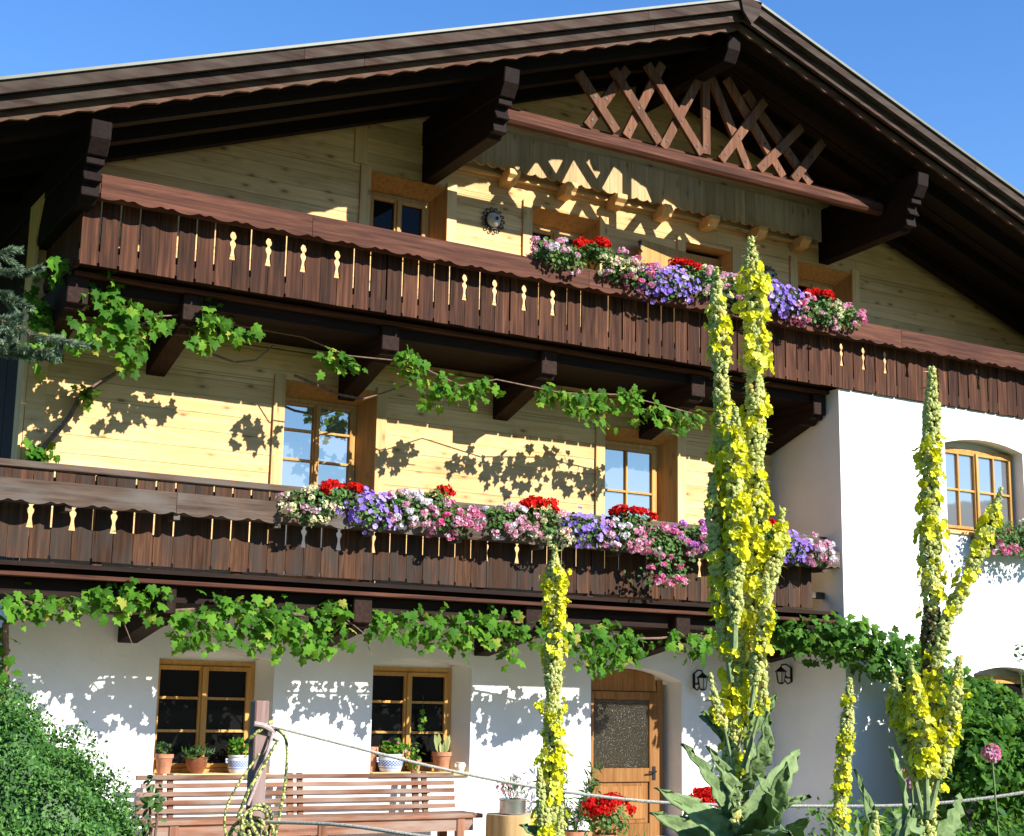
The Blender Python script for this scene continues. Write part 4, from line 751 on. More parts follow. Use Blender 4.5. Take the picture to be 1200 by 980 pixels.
for x0, x1, nm in ((-2.28,-1.05,'brown flower box at the left end of the upper row, under the middle attic window'),(-1.0,.2,'brown flower box of the upper balcony with a waterfall of violet petunias in its middle'),(.25,1.2,'brown flower box of the upper balcony behind the two tallest mullein spikes'),(1.25,2.42,'brown flower box at the right end of the upper row below the last attic window')):
    flower_box(x0, x1, -1.415, 5.908, nm, GB2)
LOWP = [('cream',-4.70,3.22,'pale cream and pink flowers at the left end of the lower balcony row',.24),('red',-4.33,3.36,'bright red geranium against the left window, leftmost red one on the lower balcony',.16),('violet',-4.05,3.22,'violet petunia just right of the leftmost red geranium on the lower balcony',.22),
 ('pink',-3.62,3.27,'pink and cream geranium right of the first violet petunia on the lower balcony',.27),('red',-3.28,3.42,'small pair of red geranium heads against the bare sunlit pine wall',.12),('rose',-3.10,3.22,'deep pink trailing geranium right below the small pair of red heads',.26),
 ('pink',-2.45,3.25,'pink geranium trailing over the weathered board left of the big red cluster',.29),('red',-2.04,3.38,'large red geranium cluster in the middle of the lower balcony, left of the violet petunias',.17),('cream',-1.88,3.2,'pale flowers hanging under the large middle red geranium',.2),('violet',-1.45,3.24,'violet petunia in the middle of the lower balcony, right of the large red geranium cluster',.24),
 ('red',-.80,3.38,'wide red geranium in front of the single-sash pine window',.20),('pink',-1.02,3.2,'pink geranium under the wide red one at the single-sash window',.26),('rose',-.42,3.17,'long trailing pink geranium hanging lowest down the lower balcony boards',.30),('mauve',.04,3.26,'mauve pink geranium beside the tall mullein, left of it',.26),
 ('red',1.22,3.38,'red geranium just right of the tall mullein on the lower balcony',.14),('violet',1.46,3.22,'small violet petunia near the white wing on the lower balcony',.19),('pink',1.84,3.22,'pale pink geranium at the right end of the lower balcony, touching the white wing',.20)]
G1 = 'flowering plants in the lower balcony boxes'; G2 = 'flowering plants in the upper balcony boxes'
for k, x, z, lb, r in LOWP:
    y = -1.19 if k == 'red' else -1.24
    flower_plant(k, (x,-1.135,3.265), (x,y,z), lb, G1, (r*1.2, .20, .185 if k != 'red' else .13), int(380*r/.24), {'red':10,'violet':17,'cream':30}.get(k,32) if r > .13 else 3, .30 if k == 'rose' and x > -1 else 0)
UPP = [('pink',-2.02,6.14,'green trailing geranium with few pink heads at the left end of the upper balcony row',.30,8),('red',-1.50,6.28,'red and white geranium under the middle attic window',.20,6),('cream',-1.25,6.14,'pale cream flowers right of the red geranium under the middle attic window',.22,14),('rose',-.92,6.10,'pink geranium left of the violet petunia on the upper balcony',.24,9),
 ('violet',-.58,6.06,'violet petunia pouring over the upper balcony board left of the tall mulleins',.27,16),('red',-.32,6.24,'red geranium in front of the attic door opening, left of the tall mulleins',.16,5),('cream',-.05,6.16,'pale cream flowers between the red geranium and the left tall mullein spike',.24,14),('pink',.34,6.12,'pink and white geranium seen between the two tallest mullein spikes',.24,13),
 ('pink',.62,6.12,'pale geranium half hidden behind the right tall mullein spike',.2,9),('violet',1.08,6.13,'violet petunia just right of the tallest mullein spike on the upper balcony',.2,13),('rose',1.40,6.08,'pink geranium with dark green leaves between the right violet petunia and the right red geranium',.24,8),('red',1.74,6.22,'red geranium below the right attic window, rightmost red one of the upper row',.17,5),('cream',1.80,6.08,'pale pink and cream flowers under the rightmost red geranium of the upper row',.2,8),('rose',2.12,6.08,'green geranium with pink heads at the right end of the upper balcony row',.22,7)]
for k, x, z, lb, r, hd in UPP:
    flower_plant(k, (x,-1.415,6.085), (x,-1.47 if k == 'red' else -1.53,z), lb, G2, (r*1.15,.21,.19 if k != 'red' else .12), int(400*r/.24), int(hd*1.9), 0)
# box at the wing window
flower_box(4.45, 5.9, YW-.12, 3.42, 'flower box under the window of the white wing', GB1+' and windows')
for k, x, z, lb, r in (('rose',4.62,3.66,'pink geranium at the left of the wing window box',.26),('rose',5.05,3.62,'pink geranium in the middle of the wing window box, behind the leaning mullein branch',.26),('pink',5.5,3.68,'pale pink geranium at the right of the wing window box',.28)):
    flower_plant(k, (x,YW-.12,3.6), (x,YW-.24,z), lb, 'geraniums at the wing window', (r,.2,.22), 340, 9, .1)

# ---------------------------------------------------------------- mulleins
def catmull(pts, n):
    P = [np.array(p) for p in pts]; P = [2*P[0]-P[1]]+P+[2*P[-1]-P[-2]]; out = []
    for i in range(1, len(P)-2):
        for k in range(n):
            t = k/n; a, b, c, d = P[i-1:i+3]; out.append(.5*((2*b)+(-a+c)*t+(2*a-5*b+4*c-d)*t*t+(-a+3*b-3*c+d)*t**3))
    out.append(P[-2]); return out
def mullein(base, spec, label, bare, dry=(9, 9), group='mulleins in the foreground', dens=1.0, lw=.95, extra_leaf=0):
    t = thing('mullein', base, label, 'mullein', group); st = MB(); iv, iF = ico()
    for si, (pts, r, fl) in enumerate(spec['spikes']):
        pts = list(pts); r *= .84
        if si == 0: pts = [base]+pts
        c = catmull(pts, 10); c = np.array(c); seg = np.linalg.norm(np.diff(c,axis=0),axis=1); cum = np.r_[0,np.cumsum(seg)]; L_ = cum[-1]
        rad = [max(.004, r*.42*(1-.75*q/L_)) for q in cum]; st.tube(c, rad, 8)
        s0 = bare[si] if si < len(bare) else .12
        def at(s): return np.stack([np.interp(s, cum, c[:,k]) for k in range(3)], -1)
        n = int((1-s0)*L_*r*60000*dens); s = s0*L_+(1-s0)*L_*rng.random(n); a = rng.random(n)*6.283; u = s/L_
        prof = r*np.clip((1-u)*L_/.11, .2, 1)**.8*np.clip((u-s0)/.12+.45, .5, 1)
        prof *= 1+.14*np.sin(s*23+si)+.10*np.sin(s*51+1.3*si)
        d = np.stack([np.cos(a), np.sin(a), np.full(n,.45)], 1); pos = at(s)+d*np.stack([prof*.74]*2+[prof*.2],1)
        bs = rng.uniform(.0055,.0095,n)*np.clip(.5+prof/r*.55,.45,1)
        bt = MB(); z = at(s)[:,2]; isdry = (z > dry[0]) & (z < dry[1]) & (rng.random(n) < .75) & (si == 0)
        bt.scatter(iv, iF, pos[~isdry], d[~isdry], bs[~isdry]); q_ = np.where(~isdry)[0][::4]; bt.scatter(LANCE, LF, pos[q_], np.stack([d[q_,0]*.3,d[q_,1]*.3,np.ones(len(q_))],1)+rng.normal(size=(len(q_),3))*.3, rng.uniform(.014,.030,len(q_)), d[q_], .6, rnd=rng.random(len(q_))*.3); sp = bt.build('bud_spike', M['mbud'], t, smooth=True)
        if isdry.any(): bt = MB(); bt.scatter(iv, iF, pos[isdry], d[isdry], bs[isdry]*1.15); bt.build('seed_pods', M['mdry'], t, smooth=True)
        k = int((1-s0)*L_*r*13000*fl); q = rng.random(k*3); dn = .42+.6*np.sin(q*L_*7+si*2.1+1)+.5*np.sin(q*L_*21+si)+.35*(q-.4); q = q[((1-q)*(1-s0)*L_ > .03+.06*rng.random(k*3)) & (rng.random(k*3) < np.clip(dn,.02,1)*.6)]; k = len(q)
        s = (s0+(1-s0)*q*.97)*L_; a = rng.random(k)*6.283; pr = r*np.clip((L_-s)/.12,.3,1)**.7*(1+.22*np.sin(s*29+si)+.16*np.sin(s*67))
        dd = np.stack([np.cos(a),np.sin(a),np.full(k,.35)],1); f = MB(); f.scatter(LBV, LBF, at(s)+dd*(pr*rng.uniform(.80,1.42,k))[:,None], dd+rng.normal(size=(k,3))*.4, rng.uniform(.0100,.0180,k))
        f.build('blossoms', M['yellow'], t)
    st.build('stalk', M['mleaf_stem'], t, smooth=True)
    L0 = list(spec['leaves'])
    for k in range(extra_leaf):
        a = random.random()*6.283; h = random.uniform(0,.25); q = np.array(base)+np.array([0,0,h]); L0.append((tuple(q), tuple(q+np.array([math.cos(a)*.36, math.sin(a)*.36, .22+random.random()*.2])), random.uniform(.04,.06)))
    for a, b, wd in L0:
        a = np.array(a); b = np.array(b); wd *= lw; ax = b-a; ln = np.linalg.norm(ax); ax /= ln; side = np.cross(ax, [0,0,1.]); side /= np.linalg.norm(side)+1e-6; nr = np.cross(side, ax); tw = random.uniform(-.55,.55); tg = np.array([.15,-.9,.35])+rng.normal(size=3)*.45; nr = tg-ax*(tg@ax); nr /= np.linalg.norm(nr); side = np.cross(ax, nr)
        V = []; F = []; NU, NV = 14, 6
        for i in range(NU+1):
            u = i/NU; wv = wd*(1+.07*math.sin(u*23+wd*90))*(math.sin(math.pi*min(1,u*.93+.05)**.8)**.8)*(1 if u < .93 else max(0.02,(1-u)/.07)); arc = ln*(.12*math.sin(math.pi*u)-.10*u*u)
            for j in range(NV+1):
                v_ = j/NV*2-1; V.append(a+ax*ln*u+side*wv*v_+nr*(arc+wv*.28*abs(v_)**1.3+.006*math.sin(u*31+v_*4)+.004*math.sin(u*57+j*3)))
        for i in range(NU):
            for j in range(NV): q = i*(NV+1)+j; F.append((q,q+1,q+NV+2,q+NV+1))
        l = MB(); l.add(V, F); lo = l.build('leaf', M['mleaf'], t, smooth=True); so_ = lo.modifiers.new('thickness','SOLIDIFY'); so_.thickness = .0025
    return t
M['mleaf_stem'] = plain('mullein_stem', (.17,.23,.09), .85, noise=.3, nscale=60, bump=.3)
def base_of(k, dx=0): p = DATA[k]['spikes'][0][0][0]; return (p[0]+dx, p[1], -.2)
mullein(base_of('M1'), DATA['M1'], 'tallest mullein with two towering yellow spikes and big felted leaves before the balcony', [.34,.30,.1,.1,.2,.15,.55,.5], extra_leaf=0, lw=.72)
mullein(base_of('M2'), DATA['M2'], 'single yellow mullein spike rising in front of the wall left of the door', [.30,.1,.1], extra_leaf=6)
mullein(base_of('M3'), DATA['M3'], 'tall mullein with a leaning side branch and brown seed pods before the white wing', [.36,.12,.25,.22,.25], dry=(1.28, 1.62), extra_leaf=6)
mullein(base_of('M5'), DATA['M5'], 'short mullein just opening yellow at the bottom edge, with upright grey leaves', [.8], extra_leaf=4)
mullein(base_of('M4'), DATA['M4'], 'slim short mullein standing between the two tall ones before the shaded wing', [.45], extra_leaf=5)

# ---------------------------------------------------------------- bench
b = thing('bench', (-4.2,-.55,-.2), 'long reddish brown slatted wooden bench against the white wall under the windows', 'bench')
m = MB()
for k in range(5): m.bar((-5.93+.05*(k==1),-.27-.012*k,.625-.078*k),(-2.47,-.27-.012*k,.625-.078*k), .026, .046, (0,0,1))
m.build('backrest', M['bench'], b, bevel=.005)
for x in DATA['benchposts']+[]:
    p = MB(); p.bar((x-.05,-.225,.66),(x-.05,-.30,.20),.07,.035,(0,1,0)); p.bar((x+.06,-.225,.66),(x+.06,-.30,.20),.06,.035,(0,1,0)); p.build('back_post', M['bench_leg'], b, bevel=.004)
m = MB()
for k in range(4): m.box(-5.98,-2.40,-.80+k*.115,-.80+k*.115+.105,.215,.26)
m.build('seat', M['bench'], b, bevel=.006)
m = MB(); m.box(-5.9,-2.5,-.77,-.74,.09,.213); m.build('apron', M['bench'], b)
for x in (-5.7,-4.2,-2.65):
    for y in (-.75,-.38): l = MB(); l.box(x-.045,x+.045,y-.035,y+.035,-.17,.214); l.build('leg', M['bench_leg'], b, bevel=.005)

# ---------------------------------------------------------------- pots on the sills
def pot(loc, r, h, mat, label, kind='plain', group='plant pots on the window sills'):
    t = thing('plant_pot', loc, label, 'plant pot', group); m = MB(); t_ = .012
    pr = {'plain':[(r*.72,0),(r*.93,h*.78),(r*.95,h*.79),(r*1.03,h*.80),(r*1.05,h),(r*.95,h),(r*.93,h*.86)], 'bowl':[(r*.6,0),(r*.95,h*.45),(r*1.03,h*.85),(r*1.06,h),(r*.96,h),(r*.93,h*.9)], 'crock':[(r*.8,0),(r*.86,h*.06),(r*1.0,h*.35),(r*1.02,h*.7),(r*.96,h*.86),(r*1.06,h*.92),(r*1.06,h),(r*.97,h),(r*.95,h*.88)]}[kind]
    m.lathe(pr, loc, 28); m.build('pot', mat, t, smooth=True)
    if kind == 'crock':
        for sgn in (-1,1): m = MB(); m.tube([(loc[0]+sgn*r*.98,loc[1],loc[2]+h*.78),(loc[0]+sgn*r*1.22,loc[1],loc[2]+h*.76),(loc[0]+sgn*r*1.2,loc[1],loc[2]+h*.58),(loc[0]+sgn*r*1.0,loc[1],loc[2]+h*.55)], .012, 8); m.build('handle', mat, t, smooth=True)
    m = MB(); m.lathe([(r*.94,h*.86),(r*.93,h*.885)], loc, 20); m.build('soil', M['soil'], t); return t
def potplant(name, loc, c, r, n, size, mat, label, tpl=(OVAL, OF), upright=0, group=None, cat='plant', flower=None):
    t = thing(name, loc, label, cat, group); m = MB(); d = sphere_pts(n); pos = np.array(c)+d*np.array(r)*(rng.random(n)**.4)[:,None]
    m.scatter(*tpl, pos, d+np.array([0,-.4,.4])+rng.normal(size=(n,3))*.5, rng.uniform(*size,n), d*.6+np.array([0,0,.5+upright]), 1.2); m.build('foliage', mat, t)
    s = MB()
    for _ in range(5): s.tube([loc, np.array(c)+rng.normal(size=3)*np.array(r)*.35], [.005,.003], 5)
    s.build('stem', M['greenstem'], t)
    if flower:
        k, fm, fs = flower; d = sphere_pts(k, np.array([-.3,-.6,.8])); f = MB(); f.scatter(F5V, F5F, np.array(c)+d*np.array(r)*1.05, d, rng.uniform(*fs,k)); f.build('blossoms', M[fm], t)
    return t
ys = .06; Z0 = .646
GP = 'plants on the window sills'
pot((-5.56,ys-.02,Z0),.088,.19,M['terracotta'],'plain terracotta pot at the left end of the left sill'); potplant('houseplant',(-5.56,ys-.02,Z0+.17),(-5.57,ys-.03,Z0+.24),(.07,.07,.06),26,(.04,.07),M['shrub'],'small straggly plant in the plain terracotta pot on the left sill',group=GP)
pot((-5.22,ys,Z0),.108,.16,M['brownpot'],'brown glazed bowl pot in the middle of the left sill','bowl'); potplant('succulent',(-5.22,ys,Z0+.14),(-5.22,ys-.02,Z0+.19),(.15,.13,.08),170,(.05,.09),M['shrub'],'spreading succulent in the brown bowl on the left sill',(LANCE,LF),group=GP)
pot((-4.78,ys,Z0),.105,.18,M['ceramic'],'blue and white ceramic pot at the right of the left sill','crock'); potplant('houseplant',(-4.78,ys,Z0+.16),(-4.78,ys-.01,Z0+.25),(.12,.11,.10),150,(.035,.06),M['vine'],'bushy green plant in the blue and white pot on the left sill',group=GP)
pot((-3.06,ys,Z0),.13,.19,M['ceramic'],'wide blue and white ceramic pot on the right sill behind the rope','crock'); potplant('houseplant',(-3.06,ys,Z0+.17),(-3.02,ys-.02,Z0+.24),(.16,.12,.09),150,(.04,.07),M['vine'],'leafy plant with pink buds in the wide blue and white pot on the right sill',group=GP,flower=(6,'rose',(.015,.022)))
pot((-3.24,.19,Z0),.085,.26,M['terracotta'],'tall terracotta pot at the back left of the right sill')
pot((-2.72,.16,Z0),.075,.13,M['terracotta'],'small terracotta pot in the middle of the right sill'); potplant('hanging_plant',(-2.72,.16,Z0+.11),(-2.80,.03,Z0+.16),(.09,.07,.17),90,(.035,.06),M['vine'],'light green plant hanging over the right sill between two pots',group=GP)
pot((-2.44,ys,Z0),.105,.21,M['terracotta'],'terracotta pot with upright pale leaves at the right end of the right sill'); t = thing('snake_plant',(-2.44,ys,Z0+.19),'upright pale edged leaves in the terracotta pot at the right end of the right sill','plant',GP)
m = MB(); M['agave'] = leafm('pale_blade', [(0,(.14,.20,.05)),(1,(.42,.40,.16))], .5, .15, .3)
for k in range(11):
    a = k*2.4; m.scatter([(0,0,0),(.14,.3,.03),(.12,.7,.02),(0,1,0),(-.12,.7,.02),(-.14,.3,.03)],[(0,1,2,3),(0,3,4,5)],[(-2.44+.03*math.cos(a),ys+.03*math.sin(a),Z0+.18)],[(math.sin(a)*.3,-1,.1)],random.uniform(.12,.25),[(math.cos(a)*.35,math.sin(a)*.2,1)],.2)
m.build('foliage', M['agave'], t)
pot((-2.24,.0,Z0),.05,.10,plain('white_pot',(.7,.66,.58),.4),'little white pot at the far right corner of the right sill','crock')
m = MB(); m.scatter(VLEAF,VF,[(-2.62,.20,1.30),(-2.60,.20,1.22),(-2.63,.20,1.14)],[(0,-1,.1)]*3,[.07,.08,.09],[(0,0,-1)]*3,.3); m.tube([(-2.61,.205,1.46),(-2.61,.205,1.05)],.003,5); tag(m.build('hanging_tendril', M['vine'], None),'green tendril hanging in front of the right sash of the second ground window','plant')

# ---------------------------------------------------------------- stump, metal pot, pots by the door
t = thing('tree_stump', (-2.14,-1.02,-.2), 'pale sawn tree stump standing as a table at the right end of the bench', 'stump'); m = MB()
n = 36; V = []; F = []
for i, (z, s) in enumerate(((-.19,1.05),(-.05,1.0),(.24,.985),(.262,.965))):
    for j in range(n): a = 2*math.pi*j/n; rr = .31*s*(1+.035*math.sin(a*3+1)+.02*math.sin(a*7)+.008*math.sin(a*19)); V.append((-2.14+rr*math.cos(a),-1.02+rr*math.sin(a),z))
F = [(i*n+j,i*n+(j+1)%n,(i+1)*n+(j+1)%n,(i+1)*n+j) for i in range(3) for j in range(n)]+[tuple(range(n))[::-1]]
m.add(V, F, .5); m.build('trunk', M['stump'], t, smooth=True); m = MB(); m.add(V[3*n:], [tuple(range(n))], .9); m.build('cut_face', plain('sawn_face',(.45,.36,.24),.8,noise=.25,nscale=25), t)
L0 = (-2.20,-1.05,.263)
t = thing('metal_pot', L0, 'shiny metal cooking pot planted with small red flowers on the stump', 'pot'); m = MB(); m.lathe([(.125,0),(.140,.012),(.143,.14),(.152,.148),(.152,.158),(.140,.158),(.136,.13)], L0, 32); m.build('pot', M['steel'], t, smooth=True); m = MB(); m.lathe([(.137,.132),(.136,.14)],L0,24); m.build('soil',M['soil'],t)
t = potplant('red_flowers', (L0[0],L0[1],L0[2]+.13), (L0[0]-.01,L0[1],L0[2]+.26),(.17,.15,.13),210,(.04,.09),M['shrub'],'small dark red and pink flowers growing in the metal pot on the stump',(LANCE,LF),upright=.8,flower=(60,'rose',(.014,.022)))
Pt = [((-1.38,-1.0),.16,.24,'wide terracotta pot of lavender like green plants left of the red geranium by the door'),((-1.02,-1.02),.13,.20,'terracotta pot holding the red geranium in front of the door'),((.32,-1.0),.15,.22,'terracotta pot holding the red geranium right of the door, behind the mullein leaves')]
for (x, y), r, h, lb in Pt: pot((x,y,-.168),r,h,M['terracotta'],lb,'plain','flower pots by the front door')
potplant('lavender', (-1.38,-1.0,.04),(-1.38,-1.02,.19),(.19,.17,.17),300,(.04,.08),M['shrub'],'grey green bushy plant with few violet flowers in the wide pot by the door',(LANCE,LF),upright=.9,flower=(9,'mauve',(.012,.018)))
flower_plant('red',(-1.02,-1.02,.02),(-1.0,-1.05,.20),'bright red potted geranium standing in front of the door','red geraniums by the front door',(.27,.22,.20),400,20)
flower_plant('red',(.32,-1.0,.04),(.34,-1.05,.26),'bright red potted geranium right of the door, half behind the mullein leaves','red geraniums by the front door',(.28,.22,.19),400,22)
t = thing('oleander', (-1.15,-.55,-.17), 'thin oleander with narrow leaves standing left of the front door', 'oleander'); m = MB(); s = MB()
for k in range(13):
    a = random.random()*6.28; e = np.array([-1.12+.42*math.cos(a)*random.uniform(.3,1), -.55+.28*math.sin(a), random.uniform(.45,.86)]); c_ = catmull([(-1.15,-.55,-.17),(-1.15+.12*math.cos(a),-.55+.08*math.sin(a),.2),tuple(e)],5); s.tube(c_, [.008]*4+[.006]*4+[.003]*(len(c_)-8), 5)
    for p in c_[4:]:
        n = 5; dd = sphere_pts(n); m.scatter(LANCE,LF,np.tile(p,(n,1)),np.cross(dd,rng.normal(size=(n,3))),rng.uniform(.09,.15,n),dd+np.array([0,0,.6]),.2)
s.build('stem', M['greenstem'], t, smooth=True); m.build('foliage', M['shrub'], t)
M['potc'] = M['terracotta']; pot((-1.15,-.55,-.17),.14,.2,M['terracotta'],'terracotta pot of the oleander close to the wall','plain','flower pots by the front door')

# ---------------------------------------------------------------- wall lamps and ornaments
def wall_lantern(x, y, z, ax, label):
    """ax: direction the arm points away from the wall"""
    t = thing('wall_lantern', (x,y,z), label, 'lantern', 'wrought iron lanterns on the ground floor'); ax = Vector(ax); s = ax.cross(Vector((0,0,1))); o = Vector((x,y,z)); m = MB()
    def P(d, w_, h): return o+(ax*d+s*w_+Vector((0,0,h)))*.74
    m.bar(P(.012,0,-.12),P(.012,0,.12),.03,.014,ax); m.tube([P(.02,0,-.12),P(.10,0,-.15),P(.17,0,-.08),P(.13,0,-.02),P(.09,0,-.06)], .010, 8); m.tube([P(.02,0,.12),P(.12,0,.17),P(.22,0,.16),P(.24,0,.11)], .010, 8); m.bar(P(.02,0,-.05),P(.12,0,-.05),.02,.02); m.build('bracket', M['iron'], t, smooth=True)
    c = P(.24,0,-.02); m = MB()
    m.lathe([(a*.74,b*.74) for a,b in [(.012,.15),(.03,.13),(.105,.075),(.11,.065),(.09,.062)]], c, 6); m.lathe([(.041,-.092),(.044,-.081),(.022,-.104)], c, 6)
    for j in range(6): a = math.pi/3*j; m.tube([c+Vector((.065*math.cos(a),.065*math.sin(a),.048)),c+Vector((.041*math.cos(a),.041*math.sin(a),-.085))], .0045, 5)
    cg = m.build('cage', M['iron'], t); m = MB(); m.lathe([(.037,-.081),(.059,.044)], c, 6); m.build('glass', M['lampglass'], cg)
wall_lantern(.98, -.0, 1.70, (0,-1,0), 'black wrought iron lantern right of the door, partly behind the tall mullein')
wall_lantern(2.249, -.34, 1.80, (-1,0,0), 'black scrolled lantern on the shaded side of the white wing, below the climber')
def sun_lamp(x, z, label):
    t = thing('round_wall_lamp', (x,-.04,z), label, 'wall lamp', 'round wrought iron wall lamps'); m = MB(); y = -.045
    m.lathe([(.0,0)],(0,0,0),3) if False else None
    for j in range(14):
        a = 2*math.pi*j/14; u = Vector((math.cos(a),0,math.sin(a))); q = Vector((-math.sin(a),0,math.cos(a))); o = Vector((x,y-.012,z))
        m.tube([o+u*.095,o+u*.125+q*.02,o+u*.155+q*.005,o+u*.15-q*.018,o+u*.13-q*.012], .0075, 6)
    ring = [Vector((x+.10*math.cos(2*math.pi*k/28),y-.012,z+.10*math.sin(2*math.pi*k/28))) for k in range(29)]; m.tube(ring, .012, 6, cap=False); m.build('iron_ring', M['iron'], t, smooth=True)
    m = MB(); V = []; n = 24; pr = [(.095,0),(.09,.03),(.07,.065),(.04,.088),(.015,.095),(.001,.096)]
    for r_, d in pr: V += [(x+r_*math.cos(2*math.pi*j/n),y-.005-d,z+r_*math.sin(2*math.pi*j/n)) for j in range(n)]
    m.add(V, [(i*n+j,i*n+(j+1)%n,(i+1)*n+(j+1)%n,(i+1)*n+j) for i in range(len(pr)-1) for j in range(n)]); m.build('dome', M['lampglass'], t, smooth=True)
    m = MB(); m.tube([(x,y-.098,z),(x,y-.112,z)], .022, 10); m.build('knob', M['iron'], t)
sun_lamp(-1.99, 6.97, 'round wrought iron wall lamp in the sun between the left and middle attic windows'); sun_lamp(2.22, 6.97, 'round wrought iron wall lamp in the shade right of the attic door')

# ---------------------------------------------------------------- post, cord and long ropes
pb = DATA['post'][2]; px_, py_ = pb[0], pb[1]
t = thing('post', (px_,py_,-.2), 'weathered reddish wooden post with cord wound round it in front of the bench', 'post'); m = MB(); m.box(px_-.036,px_+.036,py_-.036,py_+.036,-.2,1.35); m.build('shaft', M['post'], t, bevel=.006)
t = thing('cord', (px_,py_,.6), 'yellow and green braided cord knotted and looped round the post', 'cord'); m = MB(); R0 = .058
def loop(z, k, tilt, ph): return [(px_+R0*math.cos(a)*1.05, py_+R0*math.sin(a)*1.05, z+tilt*math.cos(a+ph)) for a in np.linspace(0, 2*math.pi*k, int(18*k))]
m.tube(loop(1.20,2.2,.05,.5)+[(px_+.07,py_-.07,1.16),(px_+.0,py_-.09,1.05),(px_-.07,py_-.08,.93),(px_-.11,py_-.06,.80)], .009, 7)
m.tube(catmull([(px_+.06,py_-.06,1.22),(px_+.12,py_-.06,1.16),(px_+.13,py_-.05,.98),(px_+.10,py_-.06,.80),(px_+.07,py_-.07,.66),(px_+.05,py_-.08,.55)],6), .008, 7)
m.tube(catmull([(px_-.02,py_-.07,1.1),(px_-.12,py_-.06,.95),(px_-.17,py_-.05,.82),(px_-.15,py_-.05,.68),(px_-.10,py_-.05,.60)],6), .006, 7)
for k in range(7):
    c_ = np.array([px_-.03+.05*math.sin(k*2.1), py_-.06, .73+.045*math.cos(k*1.7)]); r_ = random.uniform(.05,.085); nrm = rng.normal(size=3)*.5+np.array([0,-1,0]); nrm /= np.linalg.norm(nrm); u = np.cross(nrm,[0,0,1.]); u /= np.linalg.norm(u); q = np.cross(nrm,u)
    m.tube([c_+u*r_*math.cos(a)+q*r_*1.1*math.sin(a)+nrm*.015*math.sin(a*2) for a in np.linspace(0,6.283*1.1,24)], .0085, 7)
m.build('strand', M['cord'], t, smooth=True)
m = MB(); m.tube(catmull([(px_-.05,py_-.06,1.24),(px_+.0,py_-.07,1.23),(px_+.06,py_-.05,1.20)],5), .013, 8); m.tube(catmull([(px_+.05,py_-.06,1.2),(px_+.0,py_-.08,1.05),(px_-.07,py_-.08,.86)],6), .008, 8); m.tube(catmull([(px_-.02,py_-.07,.74),(px_+.0,py_-.06,.55),(px_-.01,py_-.05,.35)],5), .009, 8); m.build('rope_end', plain('mauve_rope',(.40,.30,.29),.9,noise=.3,nscale=90), t, smooth=True)
R1 = [(px_+.02,py_-.045,1.235)]+[tuple(p) for p in DATA['rope'][1:]]+[(-3.9,-10.7,1.25)]
m = MB(); m.tube(catmull(R1,8), .0075, 8); tag(m.build('garden_rope', M['rope'], None, smooth=True), 'long pale rope sagging from the post across the whole garden', 'rope')
m = MB(); m.tube(catmull([(px_+.02,py_-.05,.78)]+[tuple(p) for p in DATA['rope2'][1:]]+[(-6.3,-9.8,.66)],8), .0085, 8); tag(m.build('garden_rope', M['rope'], None, smooth=True), 'lower short stretch of pale rope leaving the post in front of the bench seat', 'rope')

# ---------------------------------------------------------------- garden growth at the lower right
m = MB()
def cover(n, xr, yr, hr, mat_i, size, tpl):
    x = rng.uniform(*xr,n); y = rng.uniform(*yr,n); z = -.2+rng.random(n)**.7*hr*(.6+.4*np.sin(x*2.3)*np.sin(y*1.7)); m.scatter(*tpl, np.stack([x,y,z],1), np.array([0,-.5,.8])+rng.normal(size=(n,3))*.6, rng.uniform(*size,n), np.tile([0,0,1.],(n,1)), 2, mi=mat_i)
cover(9000,(.8,7.5),(-5.2,-1.9),.75,0,(.05,.11),(OVAL,OF)); cover(9000,(-5.5,3.0),(-8.8,-4.5),.62,0,(.04,.10),(LANCE,LF)); cover(5000,(-6.6,-3.0),(-10.2,-8.2),.75,1,(.05,.12),(LANCE,LF))
o = m.build('ground_cover', [M['ivy'], M['shrub']]); o['kind'] = 'stuff'
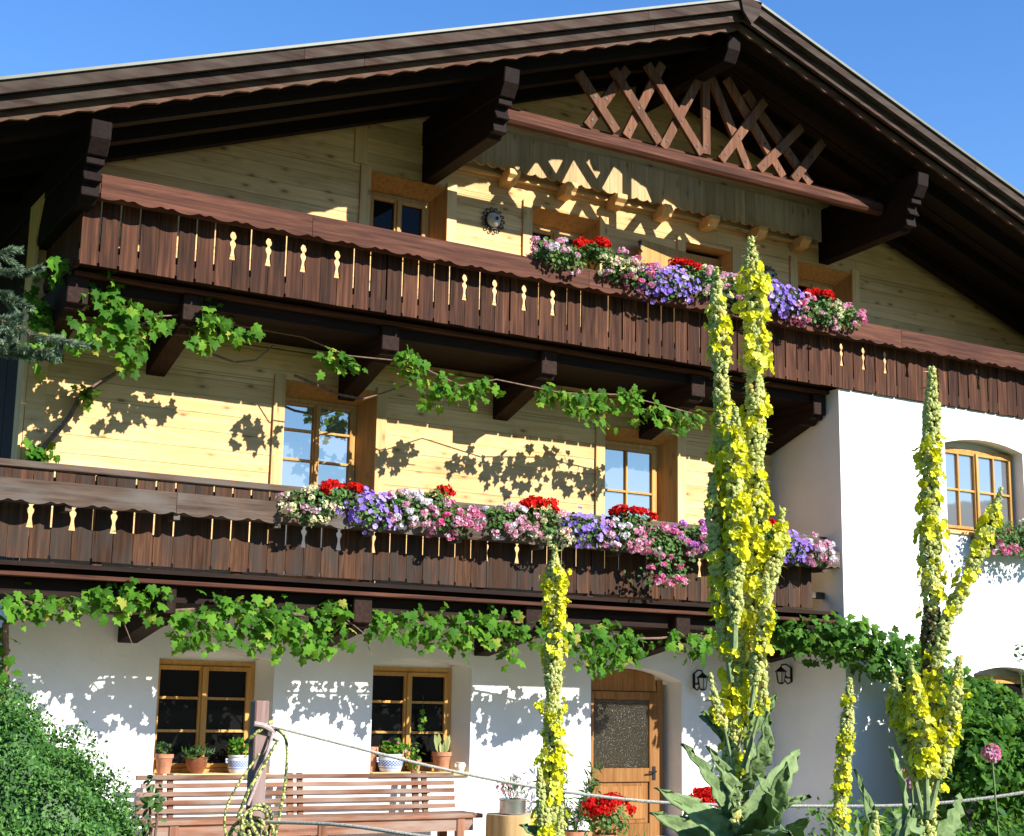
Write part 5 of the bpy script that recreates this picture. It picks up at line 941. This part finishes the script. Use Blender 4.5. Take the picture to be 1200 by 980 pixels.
def flower_stem(name, base, top, mat, label, cat, n=7, fs=.022, rr=.03, group=None):
    t = thing(name, base, label, cat, group); m = MB(); c_ = catmull([base, tuple((np.array(base)+np.array(top))/2+np.array([.03,.02,0])), top], 6); m.tube(c_, .005, 6); m.build('stem', M['greenstem'], t)
    m = MB(); pp = np.array(c_)[2:-1]; pp = np.repeat(pp,3,0); m.scatter(OVAL,OF,pp,rng.normal(size=(len(pp),3))+np.array([0,-.5,.6]),rng.uniform(.04,.075,len(pp))); m.build('foliage', M['shrub'], t)
    m = MB(); d = sphere_pts(n*3); m.scatter(F5V,F5F,np.array(top)+d*rr,d,fs*rng.uniform(.8,1.1,n*3)); m.build('blossoms', M[mat], t)
for k, lb in ((0,'pink rose on a thin stem between the mullein spikes'),(1,'pink rose on a long stem in front of the dark shrub at the right')):
    p = DATA['roses'][k]; flower_stem('rose', (p[0]+.12,p[1]+.05,-.2), p, 'rose', lb, 'rose', group='pink roses at the lower right')
for k, (dx, dy, dz, mt, lb) in enumerate(((1.0,.3,-.25,'white','small white flower nearest the right edge at the bottom'),(.75,.0,-.3,'white','small white flower left of the other one at the lower right'),(.55,-.25,-.38,'orange','orange marigold head at the bottom right between the mulleins and the edge'),(.72,-.2,-.36,'orange','orange marigold head nearest the white flowers'))):
    p = np.array(DATA['roses'][2])+np.array([dx,dy,dz]); flower_stem('marigold' if mt == 'orange' else 'daisy', (p[0],p[1],-.2), tuple(p), mt, lb, 'flower', 3, .02, .018)
# thin shoots standing above the shrub
t = thing('young_shoot', (4.75,-1.75,-.2), 'thin leafy shoot standing up before the white wing beside the arched recess', 'shoot'); m = MB(); m.tube([(4.75,-1.75,-.2),(4.78,-1.75,1.2),(4.72,-1.75,2.25)], [.01,.008,.003], 6); m.build('stem', M['greenstem'], t)
m = MB(); n = 46; z = rng.uniform(1.3,2.28,n); m.scatter(OVAL,OF,np.stack([4.75+rng.normal(size=n)*.03,-1.75+rng.normal(size=n)*.03,z],1),rng.normal(size=(n,3))+np.array([0,-.5,.6]),rng.uniform(.05,.09,n)); m.build('foliage', M['shrub'], t)
